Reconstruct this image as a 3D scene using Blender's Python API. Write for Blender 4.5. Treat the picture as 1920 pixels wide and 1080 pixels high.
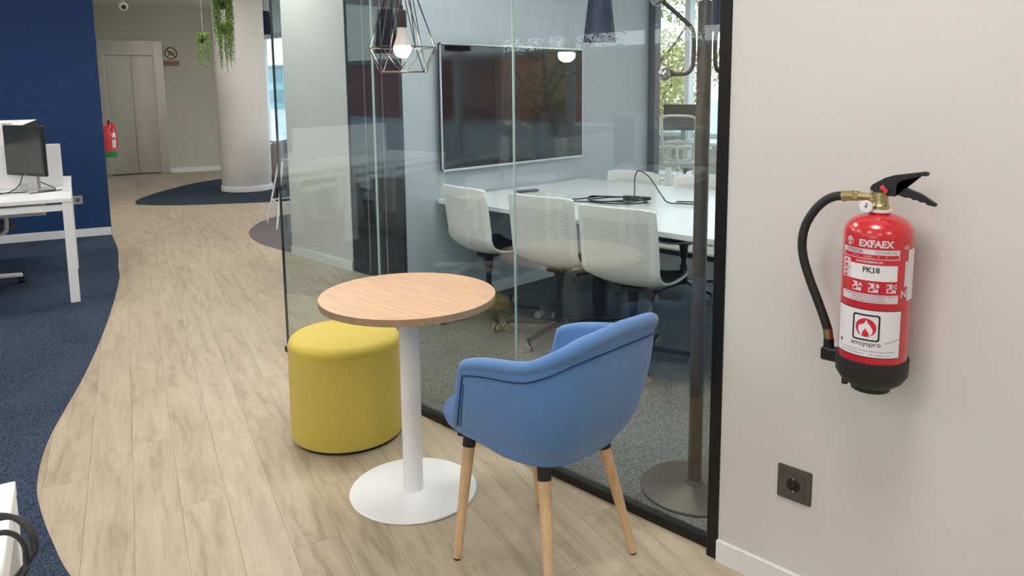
import bpy, bmesh, math, random
from mathutils import Vector, Matrix
random.seed(7)
PI = math.pi
SC = bpy.context.scene
COL = SC.collection
for o in list(bpy.data.objects): bpy.data.objects.remove(o)

# ------------------------------------------------------------ camera
EYE = 1.46
p_, r_, g_ = math.radians(7.783), math.radians(-.616), math.radians(45.195)
def _cam():
    fw = Vector((0, math.cos(p_), -math.sin(p_))); up = Vector((0, math.sin(p_), math.cos(p_))); rt = Vector((1, 0, 0))
    rt2 = math.cos(r_)*rt + math.sin(r_)*up; up2 = -math.sin(r_)*rt + math.cos(r_)*up
    M = Matrix(((math.sin(g_), -math.cos(g_), 0), (math.cos(g_), math.sin(g_), 0), (0, 0, 1)))
    fw, up2, rt2 = M@fw, M@up2, M@rt2
    cd = bpy.data.cameras.new('camera'); co = bpy.data.objects.new('camera', cd); COL.objects.link(co)
    R = Matrix((rt2, up2, -fw)).transposed().to_4x4()
    co.matrix_world = Matrix.Translation((0, 0, EYE)) @ R
    cd.sensor_fit = 'HORIZONTAL'; cd.sensor_width = 36; cd.lens = 36*1426.2/1920
    cd.shift_y = -180/1920; cd.clip_start = .05; cd.clip_end = 300
    SC.camera = co
_cam()

# ------------------------------------------------------------ world, lights, exposure
SKY = 3.4
PANEL = 24.0
BULB = 280.0
SC.view_settings.view_transform = 'Standard'; SC.view_settings.look = 'None'
SC.view_settings.gamma = 1; SC.view_settings.use_curve_mapping = False
SC.view_settings.exposure = 0.0
W = bpy.data.worlds.new('world'); SC.world = W; W.use_nodes = True
nt = W.node_tree; nt.nodes.clear()
o_ = nt.nodes.new('ShaderNodeOutputWorld'); b_ = nt.nodes.new('ShaderNodeBackground'); b_.inputs[1].default_value = SKY
tc = nt.nodes.new('ShaderNodeTexCoord'); sep = nt.nodes.new('ShaderNodeSeparateXYZ')
nt.links.new(tc.outputs['Generated'], sep.inputs[0])
nz = nt.nodes.new('ShaderNodeTexNoise'); nz.inputs['Scale'].default_value = 5; nz.inputs['Detail'].default_value = 6
nt.links.new(tc.outputs['Generated'], nz.inputs['Vector'])
ad = nt.nodes.new('ShaderNodeMath'); ad.operation = 'MULTIPLY_ADD'; ad.inputs[1].default_value = .35
nt.links.new(nz.outputs['Fac'], ad.inputs[0]); nt.links.new(sep.outputs['Z'], ad.inputs[2])
rp = nt.nodes.new('ShaderNodeValToRGB')
rp.color_ramp.elements[0].position = .22; rp.color_ramp.elements[0].color = (1, .99, .97, 1)
rp.color_ramp.elements[1].position = .36; rp.color_ramp.elements[1].color = (.60, .76, .93, 1)
nt.links.new(ad.outputs[0], rp.inputs[0]); nt.links.new(rp.outputs[0], b_.inputs[0]); nt.links.new(b_.outputs[0], o_.inputs[0])

# ------------------------------------------------------------ materials
MATS = {}
def mat(name, col, rough=.5, metal=0, noise=None, spec=.5, emit=None, bump=None, coat=0, sheen=0):
    """noise=(scale, amount, detail[, (sx,sy,sz)]) varies the colour; bump=(scale, strength)"""
    if name in MATS: return MATS[name]
    m = bpy.data.materials.new(name); m.use_nodes = True; t = m.node_tree; b = t.nodes['Principled BSDF']
    b.inputs['Base Color'].default_value = (*col, 1); b.inputs['Roughness'].default_value = rough
    b.inputs['Metallic'].default_value = metal; b.inputs['Specular IOR Level'].default_value = spec
    if coat: b.inputs['Coat Weight'].default_value = coat; b.inputs['Coat Roughness'].default_value = .08
    if sheen: b.inputs['Sheen Weight'].default_value = sheen
    if emit: b.inputs['Emission Color'].default_value = (*emit[0], 1); b.inputs['Emission Strength'].default_value = emit[1]
    c = t.nodes.new('ShaderNodeTexCoord')
    if noise:
        n = t.nodes.new('ShaderNodeTexNoise'); n.inputs['Scale'].default_value = noise[0]; n.inputs['Detail'].default_value = noise[2]
        src = c.outputs['Object']
        if len(noise) > 3:
            mp = t.nodes.new('ShaderNodeMapping'); mp.inputs['Scale'].default_value = noise[3]
            t.links.new(src, mp.inputs[0]); src = mp.outputs[0]
        t.links.new(src, n.inputs['Vector'])
        r = t.nodes.new('ShaderNodeValToRGB'); r.color_ramp.elements[0].position = .3; r.color_ramp.elements[1].position = .7
        a = noise[1]
        r.color_ramp.elements[0].color = (*[max(0, x*(1-a)) for x in col], 1); r.color_ramp.elements[1].color = (*[min(1, x*(1+a)) for x in col], 1)
        t.links.new(n.outputs['Fac'], r.inputs[0]); t.links.new(r.outputs[0], b.inputs['Base Color'])
    if bump:
        n = t.nodes.new('ShaderNodeTexNoise'); n.inputs['Scale'].default_value = bump[0]; n.inputs['Detail'].default_value = 3
        t.links.new(c.outputs['Object'], n.inputs['Vector'])
        u = t.nodes.new('ShaderNodeBump'); u.inputs['Strength'].default_value = bump[1]; u.inputs['Distance'].default_value = .01
        t.links.new(n.outputs['Fac'], u.inputs['Height']); t.links.new(u.outputs[0], b.inputs['Normal'])
    MATS[name] = m; return m

def glass(name, tint, ior=1.5, boost=0.0):
    m = bpy.data.materials.new(name); m.use_nodes = True; t = m.node_tree; t.nodes.clear()
    out = t.nodes.new('ShaderNodeOutputMaterial'); mx = t.nodes.new('ShaderNodeMixShader')
    tr = t.nodes.new('ShaderNodeBsdfTransparent'); tr.inputs[0].default_value = (*tint, 1)
    gl = t.nodes.new('ShaderNodeBsdfGlossy'); gl.inputs['Roughness'].default_value = 0.0; gl.inputs[0].default_value = (.95, .98, 1, 1)
    fr = t.nodes.new('ShaderNodeFresnel'); ge = t.nodes.new('ShaderNodeNewGeometry')
    iv = t.nodes.new('ShaderNodeMix'); iv.data_type = 'FLOAT'; iv.inputs[2].default_value = ior; iv.inputs[3].default_value = 1/ior
    t.links.new(ge.outputs['Backfacing'], iv.inputs[0]); t.links.new(iv.outputs[0], fr.inputs[0])
    src = fr.outputs[0]
    if boost:
        mm = t.nodes.new('ShaderNodeMath'); mm.operation = 'MULTIPLY_ADD'; mm.inputs[1].default_value = 1-boost; mm.inputs[2].default_value = boost
        t.links.new(src, mm.inputs[0]); src = mm.outputs[0]
    t.links.new(src, mx.inputs[0]); t.links.new(tr.outputs[0], mx.inputs[1]); t.links.new(gl.outputs[0], mx.inputs[2])
    t.links.new(mx.outputs[0], out.inputs[0]); MATS[name] = m; return m

def plank_material():
    m = bpy.data.materials.new('oak_plank'); m.use_nodes = True; t = m.node_tree; b = t.nodes['Principled BSDF']
    L = t.links.new; N = t.nodes.new
    tc = N('ShaderNodeTexCoord'); oi = N('ShaderNodeObjectInfo')
    off = N('ShaderNodeVectorMath'); off.operation = 'SCALE'; off.inputs[0].default_value = (31, 17, 5); L(oi.outputs['Random'], off.inputs['Scale'])
    ad = N('ShaderNodeVectorMath'); L(tc.outputs['Object'], ad.inputs[0]); L(off.outputs[0], ad.inputs[1])
    mp = N('ShaderNodeMapping'); mp.inputs['Scale'].default_value = (1.3, 9, 1); L(ad.outputs[0], mp.inputs[0])
    n1 = N('ShaderNodeTexNoise'); n1.inputs['Scale'].default_value = 2.2; n1.inputs['Detail'].default_value = 3; n1.inputs['Distortion'].default_value = .6; L(mp.outputs[0], n1.inputs['Vector'])
    # cathedral figure: bands of a slow noise
    mp3 = N('ShaderNodeMapping'); mp3.inputs['Scale'].default_value = (1.6, 6.5, 1); L(ad.outputs[0], mp3.inputs[0])
    n3 = N('ShaderNodeTexNoise'); n3.inputs['Scale'].default_value = 1.0; n3.inputs['Detail'].default_value = 1; L(mp3.outputs[0], n3.inputs['Vector'])
    sn = N('ShaderNodeMath'); sn.operation = 'MULTIPLY'; sn.inputs[1].default_value = 75; L(n3.outputs['Fac'], sn.inputs[0])
    sn2 = N('ShaderNodeMath'); sn2.operation = 'SINE'; L(sn.outputs[0], sn2.inputs[0])
    mp2 = N('ShaderNodeMapping'); mp2.inputs['Scale'].default_value = (3, 110, 1); L(ad.outputs[0], mp2.inputs[0])
    n2 = N('ShaderNodeTexNoise'); n2.inputs['Scale'].default_value = 2; n2.inputs['Detail'].default_value = 4; L(mp2.outputs[0], n2.inputs['Vector'])
    a1 = N('ShaderNodeMath'); a1.operation = 'MULTIPLY_ADD'; a1.inputs[1].default_value = .035; L(sn2.outputs[0], a1.inputs[0]); L(n1.outputs['Fac'], a1.inputs[2])
    a2 = N('ShaderNodeMath'); a2.operation = 'MULTIPLY_ADD'; a2.inputs[1].default_value = .45; L(n2.outputs['Fac'], a2.inputs[0]); L(a1.outputs[0], a2.inputs[2])
    a3 = N('ShaderNodeMath'); a3.operation = 'MULTIPLY_ADD'; a3.inputs[1].default_value = .16; L(oi.outputs['Random'], a3.inputs[0]); L(a2.outputs[0], a3.inputs[2])
    r = N('ShaderNodeValToRGB'); e = r.color_ramp.elements
    e[0].position = .50; e[0].color = (.345, .268, .180, 1); e[1].position = 1.05; e[1].color = (.535, .445, .325, 1)
    x = e.new(.74); x.color = (.45, .367, .262, 1)
    L(a3.outputs[0], r.inputs[0]); L(r.outputs[0], b.inputs['Base Color'])
    b.inputs['Roughness'].default_value = .42; b.inputs['Specular IOR Level'].default_value = .35
    u = N('ShaderNodeBump'); u.inputs['Strength'].default_value = .12; u.inputs['Distance'].default_value = .002; L(n2.outputs['Fac'], u.inputs['Height']); L(u.outputs[0], b.inputs['Normal'])
    MATS['oak_plank'] = m; return m

def carpet(name, c1, c2, scale=260):
    m = bpy.data.materials.new(name); m.use_nodes = True; t = m.node_tree; b = t.nodes['Principled BSDF']; L = t.links.new
    tc = t.nodes.new('ShaderNodeTexCoord'); n = t.nodes.new('ShaderNodeTexNoise'); n.inputs['Scale'].default_value = scale; n.inputs['Detail'].default_value = 2
    n0 = t.nodes.new('ShaderNodeTexNoise'); n0.inputs['Scale'].default_value = 2.0; L(tc.outputs['Object'], n0.inputs['Vector'])
    L(tc.outputs['Object'], n.inputs['Vector'])
    a = t.nodes.new('ShaderNodeMath'); a.operation = 'MULTIPLY_ADD'; a.inputs[1].default_value = .15; L(n0.outputs['Fac'], a.inputs[0]); L(n.outputs['Fac'], a.inputs[2])
    r = t.nodes.new('ShaderNodeValToRGB'); e = r.color_ramp.elements
    e[0].position = .42; e[0].color = (*c1, 1); e[1].position = .74; e[1].color = (*c2, 1)
    L(a.outputs[0], r.inputs[0]); L(r.outputs[0], b.inputs['Base Color']); b.inputs['Roughness'].default_value = .95; b.inputs['Specular IOR Level'].default_value = .1
    u = t.nodes.new('ShaderNodeBump'); u.inputs['Strength'].default_value = .6; u.inputs['Distance'].default_value = .004; L(n.outputs['Fac'], u.inputs['Height']); L(u.outputs[0], b.inputs['Normal'])
    MATS[name] = m; return m

def perforated():
    m = bpy.data.materials.new('perforated_white_plastic'); m.use_nodes = True; t = m.node_tree; b = t.nodes['Principled BSDF']; L = t.links.new
    uv = t.nodes.new('ShaderNodeUVMap'); uv.uv_map = 'uv'
    mp = t.nodes.new('ShaderNodeMapping'); mp.inputs['Scale'].default_value = (48, 54, 1); mp.inputs['Rotation'].default_value = (0, 0, PI/4); L(uv.outputs[0], mp.inputs[0])
    fr = t.nodes.new('ShaderNodeVectorMath'); fr.operation = 'FRACTION'; L(mp.outputs[0], fr.inputs[0])
    su = t.nodes.new('ShaderNodeVectorMath'); su.operation = 'SUBTRACT'; su.inputs[1].default_value = (.5, .5, 0); L(fr.outputs[0], su.inputs[0])
    ml = t.nodes.new('ShaderNodeVectorMath'); ml.operation = 'MULTIPLY'; ml.inputs[1].default_value = (1, 1, 0); L(su.outputs[0], ml.inputs[0])
    ln = t.nodes.new('ShaderNodeVectorMath'); ln.operation = 'LENGTH'; L(ml.outputs[0], ln.inputs[0])
    ls = t.nodes.new('ShaderNodeMath'); ls.operation = 'LESS_THAN'; ls.inputs[1].default_value = .29; L(ln.outputs['Value'], ls.inputs[0])
    # only inside the field of the back: uv between margins
    sp = t.nodes.new('ShaderNodeSeparateXYZ'); L(uv.outputs[0], sp.inputs[0])
    def rng(o, lo, hi):
        a = t.nodes.new('ShaderNodeMath'); a.operation = 'GREATER_THAN'; a.inputs[1].default_value = lo; L(o, a.inputs[0])
        c = t.nodes.new('ShaderNodeMath'); c.operation = 'LESS_THAN'; c.inputs[1].default_value = hi; L(o, c.inputs[0])
        d = t.nodes.new('ShaderNodeMath'); d.operation = 'MULTIPLY'; L(a.outputs[0], d.inputs[0]); L(c.outputs[0], d.inputs[1]); return d.outputs[0]
    d1 = t.nodes.new('ShaderNodeMath'); d1.operation = 'MULTIPLY'; L(rng(sp.outputs['X'], .08, .92), d1.inputs[0]); L(rng(sp.outputs['Y'], .42, .9), d1.inputs[1])
    d2 = t.nodes.new('ShaderNodeMath'); d2.operation = 'MULTIPLY'; L(d1.outputs[0], d2.inputs[0]); L(ls.outputs[0], d2.inputs[1])
    mx = t.nodes.new('ShaderNodeMix'); mx.data_type = 'RGBA'; mx.inputs['A'].default_value = (.80, .79, .75, 1); mx.inputs['B'].default_value = (.47, .47, .45, 1)
    L(d2.outputs[0], mx.inputs['Factor']); L(mx.outputs['Result'], b.inputs['Base Color']); b.inputs['Roughness'].default_value = .45
    MATS['perforated_white_plastic'] = m; return m

plank_m = plank_material()
blue_carpet = carpet('blue_carpet', (.013, .021, .041), (.072, .100, .152), 170)
patch_carpet = carpet('slate_carpet', (.028, .042, .062), (.048, .066, .092), 120)
lilac_carpet = carpet('grey_lilac_carpet', (.15, .13, .135), (.20, .178, .18), 120)
grey_carpet = carpet('grey_room_carpet', (.060, .062, .060), (.235, .24, .23), 170)
perf = perforated()
GL = glass('partition_glass', (.955, .985, .985))
GLE = mat('glass_edge', (.45, .58, .56), .15)
GW = glass('window_glass', (.97, .985, .985))
white_wall = mat('white_wall', (.67, .645, .61), .7, noise=(1.5, .015, 2), bump=(180, .04))
room_wall = mat('room_wall', (.43, .49, .525), .6, noise=(1.2, .015, 2))
blue_wall = mat('blue_wall', (.003, .033, .125), .75, noise=(90, .12, 2), bump=(300, .1))
ceil_m = mat('ceiling_paint', (.72, .70, .66), .8)
base_m = mat('baseboard_white', (.80, .80, .79), .4)
black_m = mat('black_metal', (.006, .006, .006), .35, spec=.4)
blackpl = mat('black_plastic', (.010, .010, .011), .42)
rubber = mat('black_rubber', (.014, .014, .014), .55)
blackw = mat('black_panel', (.012, .013, .016), .35, noise=(40, .2, 2, (8, 8, .4)))
white_m = mat('white_lacquer', (.83, .83, .83), .38)
whitepl = mat('white_plastic', (.78, .78, .76), .45)
steel = mat('brushed_steel', (.50, .485, .455), .36, 1, noise=(3, .10, 3, (1, 1, .35)), bump=(60, .05))
steel_d = mat('dark_steel_joint', (.06, .055, .05), .5, .5)
chrome = mat('chrome', (.8, .8, .8), .12, 1)
brass = mat('brass', (.50, .40, .20), .35, 1, noise=(50, .2, 2))
red_m = mat('red_paint', (.56, .014, .022), .28, coat=.7, noise=(6, .08, 2))
label_w = mat('label_white', (.78, .76, .79), .45)
label_p = mat('label_pale', (.70, .62, .67), .45)
ink = mat('label_black', (.012, .012, .014), .5)
ink_g = mat('label_grey', (.16, .15, .17), .5)
ink_r = mat('label_red', (.62, .015, .03), .45)
green_m = mat('green_plastic', (.02, .20, .04), .5)
top_oak = mat('tabletop_oak', (.56, .365, .23), .42, noise=(5, .13, 5, (1.2, 13, 1)))
edge_oak = mat('tabletop_edge', (.36, .235, .14), .5, noise=(40, .12, 2))
beech = mat('beech_leg', (.66, .44, .245), .45, noise=(8, .12, 4, (14, 14, .6)))
yellow = mat('yellow_fabric', (.62, .48, .080), .85, noise=(120, .06, 2), bump=(900, .25), sheen=.15)
blue_f = mat('blue_fabric', (.095, .225, .49), .85, noise=(160, .06, 2), bump=(900, .25), sheen=.25)
piping_m = mat('navy_piping', (.010, .040, .125), .7)
taupe = mat('coat_rack_paint', (.085, .070, .060), .45, .3)
socket_m = mat('anthracite_plate', (.095, .082, .074), .5, .2)
socket_d = mat('socket_well', (.006, .006, .006), .3)
silver = mat('silver_trim', (.62, .62, .62), .3, .8)
screen_m = mat('dark_screen', (.012, .010, .010), .05, spec=.6)
mon_screen = mat('monitor_screen', (.030, .034, .032), .22, spec=.6)
castor_g = mat('castor_taupe', (.28, .24, .19), .5)
navy_sh = mat('navy_lampshade', (.012, .016, .045), .6)
sofa_m = mat('mauve_grey_fabric', (.20, .175, .185), .9, bump=(300, .2))
sofa_d = mat('dark_grey_fabric', (.045, .045, .055), .9)
grey_pl = mat('grey_plastic', (.33, .34, .36), .5)
mesh_g = mat('chair_mesh_grey', (.52, .56, .58), .7)
leafm = mat('trailing_leaf', (.17, .30, .045), .6, noise=(30, .45, 3))
tree_l = mat('autumn_leaf', (.50, .45, .12), .7, noise=(1.3, .55, 4))
tree_l2 = mat('green_leaf', (.26, .28, .09), .7, noise=(1.3, .5, 4))
bark = mat('bark', (.10, .075, .05), .9)
brick_m = mat('terracotta_wall', (.36, .10, .05), .8, noise=(2, .2, 4))
teal_m = mat('teal_facade', (.30, .50, .52), .3)
pave = mat('pale_paving', (.55, .53, .48), .9, noise=(.8, .15, 3))
stone_m = mat('low_stone_wall', (.35, .27, .20), .9, noise=(6, .35, 4))
panel_e = mat('panel_light', (1, 1, 1), .5, emit=((1, .975, .945), PANEL))
bulb_e = mat('bulb_light', (1, 1, 1), .5, emit=((1, .86, .66), BULB))
bulb_h = mat('bulb_housing', (.80, .72, .68), .5)
cage_m = mat('cage_wire', (.035, .028, .026), .35, .6)
sockb = mat('lamp_holder', (.03, .017, .013), .5)

# ------------------------------------------------------------ geometry helpers
def NB(): return bmesh.new()
def xf(bm, vs, M):
    if M is not None: bmesh.ops.transform(bm, matrix=M, verts=vs)
def box(bm, c, s, M=None, bev=0, seg=1):
    r = bmesh.ops.create_cube(bm, size=1, matrix=Matrix.Translation(c) @ Matrix.Diagonal((*s, 1)))
    vs = r['verts']
    if bev:
        ed = list({e for v in vs for e in v.link_edges})
        q = bmesh.ops.bevel(bm, geom=ed, offset=bev, segments=seg, affect='EDGES', profile=.5)
        vs = list(set(q['verts']) | {v for v in vs if v.is_valid})
    xf(bm, vs, M); return vs
def b6(bm, x0, x1, y0, y1, z0, z1, M=None, bev=0, seg=1):
    return box(bm, ((x0+x1)/2, (y0+y1)/2, (z0+z1)/2), (abs(x1-x0), abs(y1-y0), abs(z1-z0)), M, bev, seg)
def cyl(bm, p0, p1, r0, r1=None, seg=20, M=None):
    r1 = r0 if r1 is None else r1
    p0, p1 = Vector(p0), Vector(p1); d = p1-p0
    Q = d.to_track_quat('Z', 'Y').to_matrix().to_4x4()
    r = bmesh.ops.create_cone(bm, cap_ends=True, segments=seg, radius1=r0, radius2=r1, depth=d.length, matrix=Matrix.Translation((p0+p1)/2) @ Q)
    xf(bm, r['verts'], M); return r['verts']
def lathe(bm, prof, seg=40, c=(0, 0, 0), M=None, sq=1):
    rings = []; allv = []
    for r, z in prof:
        if r < 1e-6: v = [bm.verts.new((c[0], c[1], c[2]+z))]
        else: v = [bm.verts.new((c[0]+r*math.cos(2*PI*i/seg), c[1]+r*math.sin(2*PI*i/seg)*sq, c[2]+z)) for i in range(seg)]
        rings.append(v); allv += v
    for a, b in zip(rings, rings[1:]):
        for i in range(seg):
            j = (i+1) % seg
            f = [a[i % len(a)], a[j % len(a)], b[j % len(b)], b[i % len(b)]]
            q = []
            for v in f:
                if v not in q: q.append(v)
            if len(q) > 2:
                try: bm.faces.new(q)
                except ValueError: pass
    xf(bm, allv, M); return allv
def cr(pts, n=8, closed=False):
    P = [Vector(p) for p in pts]; out = []; N = len(P)
    rng = range(N) if closed else range(N-1)
    for i in rng:
        if closed: a, b, c, d = P[(i-1) % N], P[i], P[(i+1) % N], P[(i+2) % N]
        else: a, b, c, d = P[max(i-1, 0)], P[i], P[i+1], P[min(i+2, N-1)]
        for k in range(n):
            t = k/n
            out.append(.5*((2*b)+(-a+c)*t+(2*a-5*b+4*c-d)*t*t+(-a+3*b-3*c+d)*t**3))
    if not closed: out.append(P[-1])
    return out
def tube(bm, pts, r, seg=8, closed=False, M=None, caps=True):
    P = [Vector(p) for p in pts]; N = len(P); rings = []; allv = []
    up = Vector((0, 0, 1)); prev = None
    for i in range(N):
        if closed: d = (P[(i+1) % N]-P[i-1])
        else: d = P[min(i+1, N-1)]-P[max(i-1, 0)]
        d.normalize()
        if prev is None:
            a = d.cross(up)
            if a.length < 1e-3: a = d.cross(Vector((1, 0, 0)))
            a.normalize()
        else:
            a = prev-d*prev.dot(d)
            if a.length < 1e-5: a = d.cross(Vector((1, 0, .3)))
            a.normalize()
        prev = a; b = d.cross(a)
        rr = r[i] if isinstance(r, (list, tuple)) else r
        v = [bm.verts.new(P[i]+a*math.cos(2*PI*k/seg)*rr+b*math.sin(2*PI*k/seg)*rr) for k in range(seg)]
        rings.append(v); allv += v
    prs = list(zip(rings, rings[1:]))
    if closed: prs.append((rings[-1], rings[0]))
    for a, b in prs:
        for k in range(seg): bm.faces.new((a[k], a[(k+1) % seg], b[(k+1) % seg], b[k]))
    if caps and not closed:
        bm.faces.new(rings[0][::-1]); bm.faces.new(rings[-1])
    xf(bm, allv, M); return allv
def prism(bm, poly, z0, z1, M=None):
    a = [bm.verts.new((x, y, z0)) for x, y in poly]; b = [bm.verts.new((x, y, z1)) for x, y in poly]; n = len(poly)
    bm.faces.new(a[::-1]); bm.faces.new(b)
    for i in range(n): bm.faces.new((a[i], a[(i+1) % n], b[(i+1) % n], b[i]))
    xf(bm, a+b, M); return a+b
def mk(name, bm, m, parent=None, smooth=True, mods=(), loc=None):
    bmesh.ops.recalc_face_normals(bm, faces=bm.faces[:])
    me = bpy.data.meshes.new(name); bm.to_mesh(me); bm.free()
    for q in (m if isinstance(m, (list, tuple)) else [m]): me.materials.append(q)
    if smooth:
        for f in me.polygons: f.use_smooth = True
        me.set_sharp_from_angle(angle=math.radians(38))
    o = bpy.data.objects.new(name, me); COL.objects.link(o)
    if parent is not None: o.parent = parent
    if loc is not None: o.location = loc
    for k, kw in mods:
        md = o.modifiers.new(k, k)
        for a, b in kw.items(): setattr(md, a, b)
    return o
def thing(name, label, cat, loc=(0, 0, 0), rz=0, group=None):
    o = bpy.data.objects.new(name, None); COL.objects.link(o); o.location = loc; o.rotation_euler = (0, 0, rz)
    o.empty_display_size = .05
    return tag(o, label, cat, group)
def tag(o, label, cat, group=None):
    o['label'] = label; o['category'] = cat
    if group: o['group'] = group
    return o
def struct(o, label):
    o['kind'] = 'structure'; o['label'] = label; return o
def sempty(name, label):
    o = bpy.data.objects.new(name, None); COL.objects.link(o); o.empty_display_size = .05; return struct(o, label)
def dup(root, loc=None, rz=None, label=None, group=None):
    def cp(o, par):
        c = o.copy(); COL.objects.link(c)
        if par is not None: c.parent = par
        for ch in list(o.children): cp(ch, c)
        return c
    kids = None
    c = cp(root, None)
    if loc is not None: c.location = loc
    if rz is not None: c.rotation_euler = (0, 0, rz)
    if label: c['label'] = label
    if group: c['group'] = group
    return c
def RZ(a): return Matrix.Rotation(a, 4, 'Z')
def TR(*p): return Matrix.Translation(p)
def rrect(w, h, r, n=5):
    out = []
    for cx_, cy_, a0 in ((w/2-r, h/2-r, 0), (-w/2+r, h/2-r, PI/2), (-w/2+r, -h/2+r, PI), (w/2-r, -h/2+r, 1.5*PI)):
        for k in range(n+1):
            a = a0+PI/2*k/n; out.append((cx_+r*math.cos(a), cy_+r*math.sin(a)))
    return out

# second building grid, turned against the glass partition
AB = math.radians(-18.5)
U = Vector((math.cos(AB), math.sin(AB), 0)); V = Vector((-math.sin(AB), math.cos(AB), 0))
CEIL = 2.95
GY = 2.041         # glass partition
WY = 1.996         # face of the white wall with the extinguisher
TX = -3.865        # face of the television wall

# ------------------------------------------------------------ structure
bm = NB(); b6(bm, -24, 4, -13, 11, -.12, -.006)
struct(mk('floor', bm, plank_m, smooth=False), 'pale oak floor of long narrow planks')
FLOOR = bpy.data.objects['floor']
bm = NB(); b6(bm, -24, 4, -13, 11, CEIL, CEIL+.1); struct(mk('ceiling', bm, ceil_m, smooth=False), 'flat off-white ceiling')

def wallseg(name, a, b, th, z0, z1, m, label, side=1):
    """wall whose visible face runs a->b, thickness to the given side"""
    a, b = Vector((*a, 0)), Vector((*b, 0)); d = (b-a); n = Vector((-d.y, d.x, 0)).normalized()*th*side
    bm = NB(); prism(bm, [(p.x, p.y) for p in (a, b, b+n, a+n)], z0, z1)
    return struct(mk(name, bm, m, smooth=False), label)
def basebd(name, a, b, side, h=.075, th=.012, label='white baseboard'):
    a, b = Vector((*a, 0)), Vector((*b, 0)); d = (b-a); n = Vector((-d.y, d.x, 0)).normalized()*th*side
    bm = NB(); prism(bm, [(p.x, p.y) for p in (a, b, b+n, a+n)], 0.0, h)
    vs = [e for e in bm.edges if all(abs(v.co.z-h) < 1e-5 for v in e.verts)]
    bmesh.ops.bevel(bm, geom=vs, offset=.003, segments=1, affect='EDGES')
    return struct(mk(name, bm, base_m, smooth=False), label)

# right wall with the extinguisher
wallseg('wall_right', (-1.098, WY), (3.2, WY), .10, 0, CEIL, white_wall, 'smooth off-white wall carrying the large fire extinguisher')
basebd('baseboard_right', (-1.098, WY), (3.2, WY), -1, .072, .013, 'white baseboard under the extinguisher wall')
wallseg('wall_back', (3.2, WY), (3.2, -13), .1, 0, CEIL, white_wall, 'white end wall of the open office', 1)
# television wall
bm = NB(); b6(bm, TX-.135, TX, 2.925, 5.70, 0, CEIL); struct(mk('wall_television', bm, room_wall, smooth=False), 'pale blue-grey wall behind the television')
basebd('baseboard_television', (TX, 2.925), (TX, 5.60), -1, .085, .012, 'white baseboard under the television wall')
bm = NB(); b6(bm, TX-.137, TX+.002, 2.90, 2.926, 0, CEIL); struct(mk('trim_1', bm, blackw, smooth=False), 'black end cap of the television wall')
bm = NB(); b6(bm, 1.0, 1.1, WY+.1, 5.7, 0, CEIL); struct(mk('wall_meeting_room', bm, room_wall, smooth=False), 'pale side wall of the meeting room')
# white wall behind the glass and black panels
bm = NB(); b6(bm, -6.15, -5.178, 3.375, 3.52, 0, CEIL); struct(mk('wall_white_pier', bm, white_wall, smooth=False), 'short white wall seen through the glass beside the black panels')
bm = NB(); b6(bm, -6.15, -5.178, 3.363, 3.375, 0, .075); struct(mk('baseboard_pier', bm, base_m, smooth=False), 'white baseboard of the short white wall')
dd = sempty('door_1', 'tall black panelled door between white wall and television wall')
xs = [-5.178, -4.93, -4.70, -4.40, -4.002]
for i in range(4):
    bm = NB(); b6(bm, xs[i]+.006, xs[i+1]-.006, 3.375, 3.42, .008, CEIL-.001, bev=.004); mk('panel', bm, blackw, dd, smooth=False)
bm = NB(); b6(bm, -5.178, -4.0, 3.425, 3.45, 0, CEIL); mk('door_lining', bm, black_m, dd, smooth=False)
for x in (-4.93, -4.70):
    bm = NB(); b6(bm, x-.004, x+.004, 3.372, 3.40, .02, CEIL-.002); mk('joint_strip', bm, silver, dd, smooth=False)

# blue wall, corridor wall, elevator wall
BW0 = Vector((-8.405, 2.575, 0)); BW1 = BW0-V*10.4
wallseg('wall_blue', BW0.xy, BW1.xy, .14, 0, CEIL, blue_wall, 'deep blue wall behind the white desks', -1)
basebd('baseboard_blue', (BW0).xy, BW1.xy, 1, .085, .014, 'white baseboard along the blue wall')
ELA = Vector((-14.56, 4.27, 0)); EL0 = Vector((-14.50, 4.42, 0)); EL1 = Vector((-13.80, 6.20, 0))
cw0 = BW0 - U*.003
wallseg('wall_corridor', (BW0-U*.14).xy, ELA.xy, .10, 0, CEIL, white_wall, 'white corridor wall running back to the elevator', 1)
EL = (EL1-EL0).normalized(); ELN = Vector((EL.y, -EL.x, 0))     # faces the corridor
ea = math.atan2(EL.y, EL.x)
ME = TR(EL0.x, EL0.y, 0) @ RZ(ea)                                # local x along the wall, -y towards the viewer
ele_w0, ele_w1 = -.05, 1.055
bm = NB(); b6(bm, ele_w1, 1.96, 0, .12, 0, CEIL, ME); b6(bm, -.16, ele_w1, 0, .12, 2.36, CEIL, ME)
struct(mk('wall_elevator', bm, mat('warm_white_wall', (.56, .53, .46), .7), smooth=False), 'warm white wall around the elevator')
bm = NB(); b6(bm, ele_w1, 1.96, -.013, 0, 0, .085, ME); struct(mk('baseboard_elevator', bm, base_m, smooth=False), 'white baseboard right of the elevator')
d2 = sempty('door_2', 'brushed steel elevator door with steel surround')
bm = NB(); b6(bm, -.16, .12, -.02, .10, 0, 2.36, ME, bev=.003); b6(bm, .90, ele_w1, -.02, .10, 0, 2.36, ME, bev=.003); mk('door_jamb', bm, steel, d2, smooth=False)
bm = NB(); b6(bm, .12, .90, -.02, .10, 2.10, 2.36, ME, bev=.003); mk('lintel', bm, steel, d2, smooth=False)
bm = NB(); b6(bm, .12, .535, .045, .075, .01, 2.10, ME); mk('door_leaf', bm, steel, d2, smooth=False)
bm = NB(); b6(bm, .541, .90, .06, .09, .01, 2.10, ME); mk('door_leaf', bm, steel, d2, smooth=False)
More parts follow.
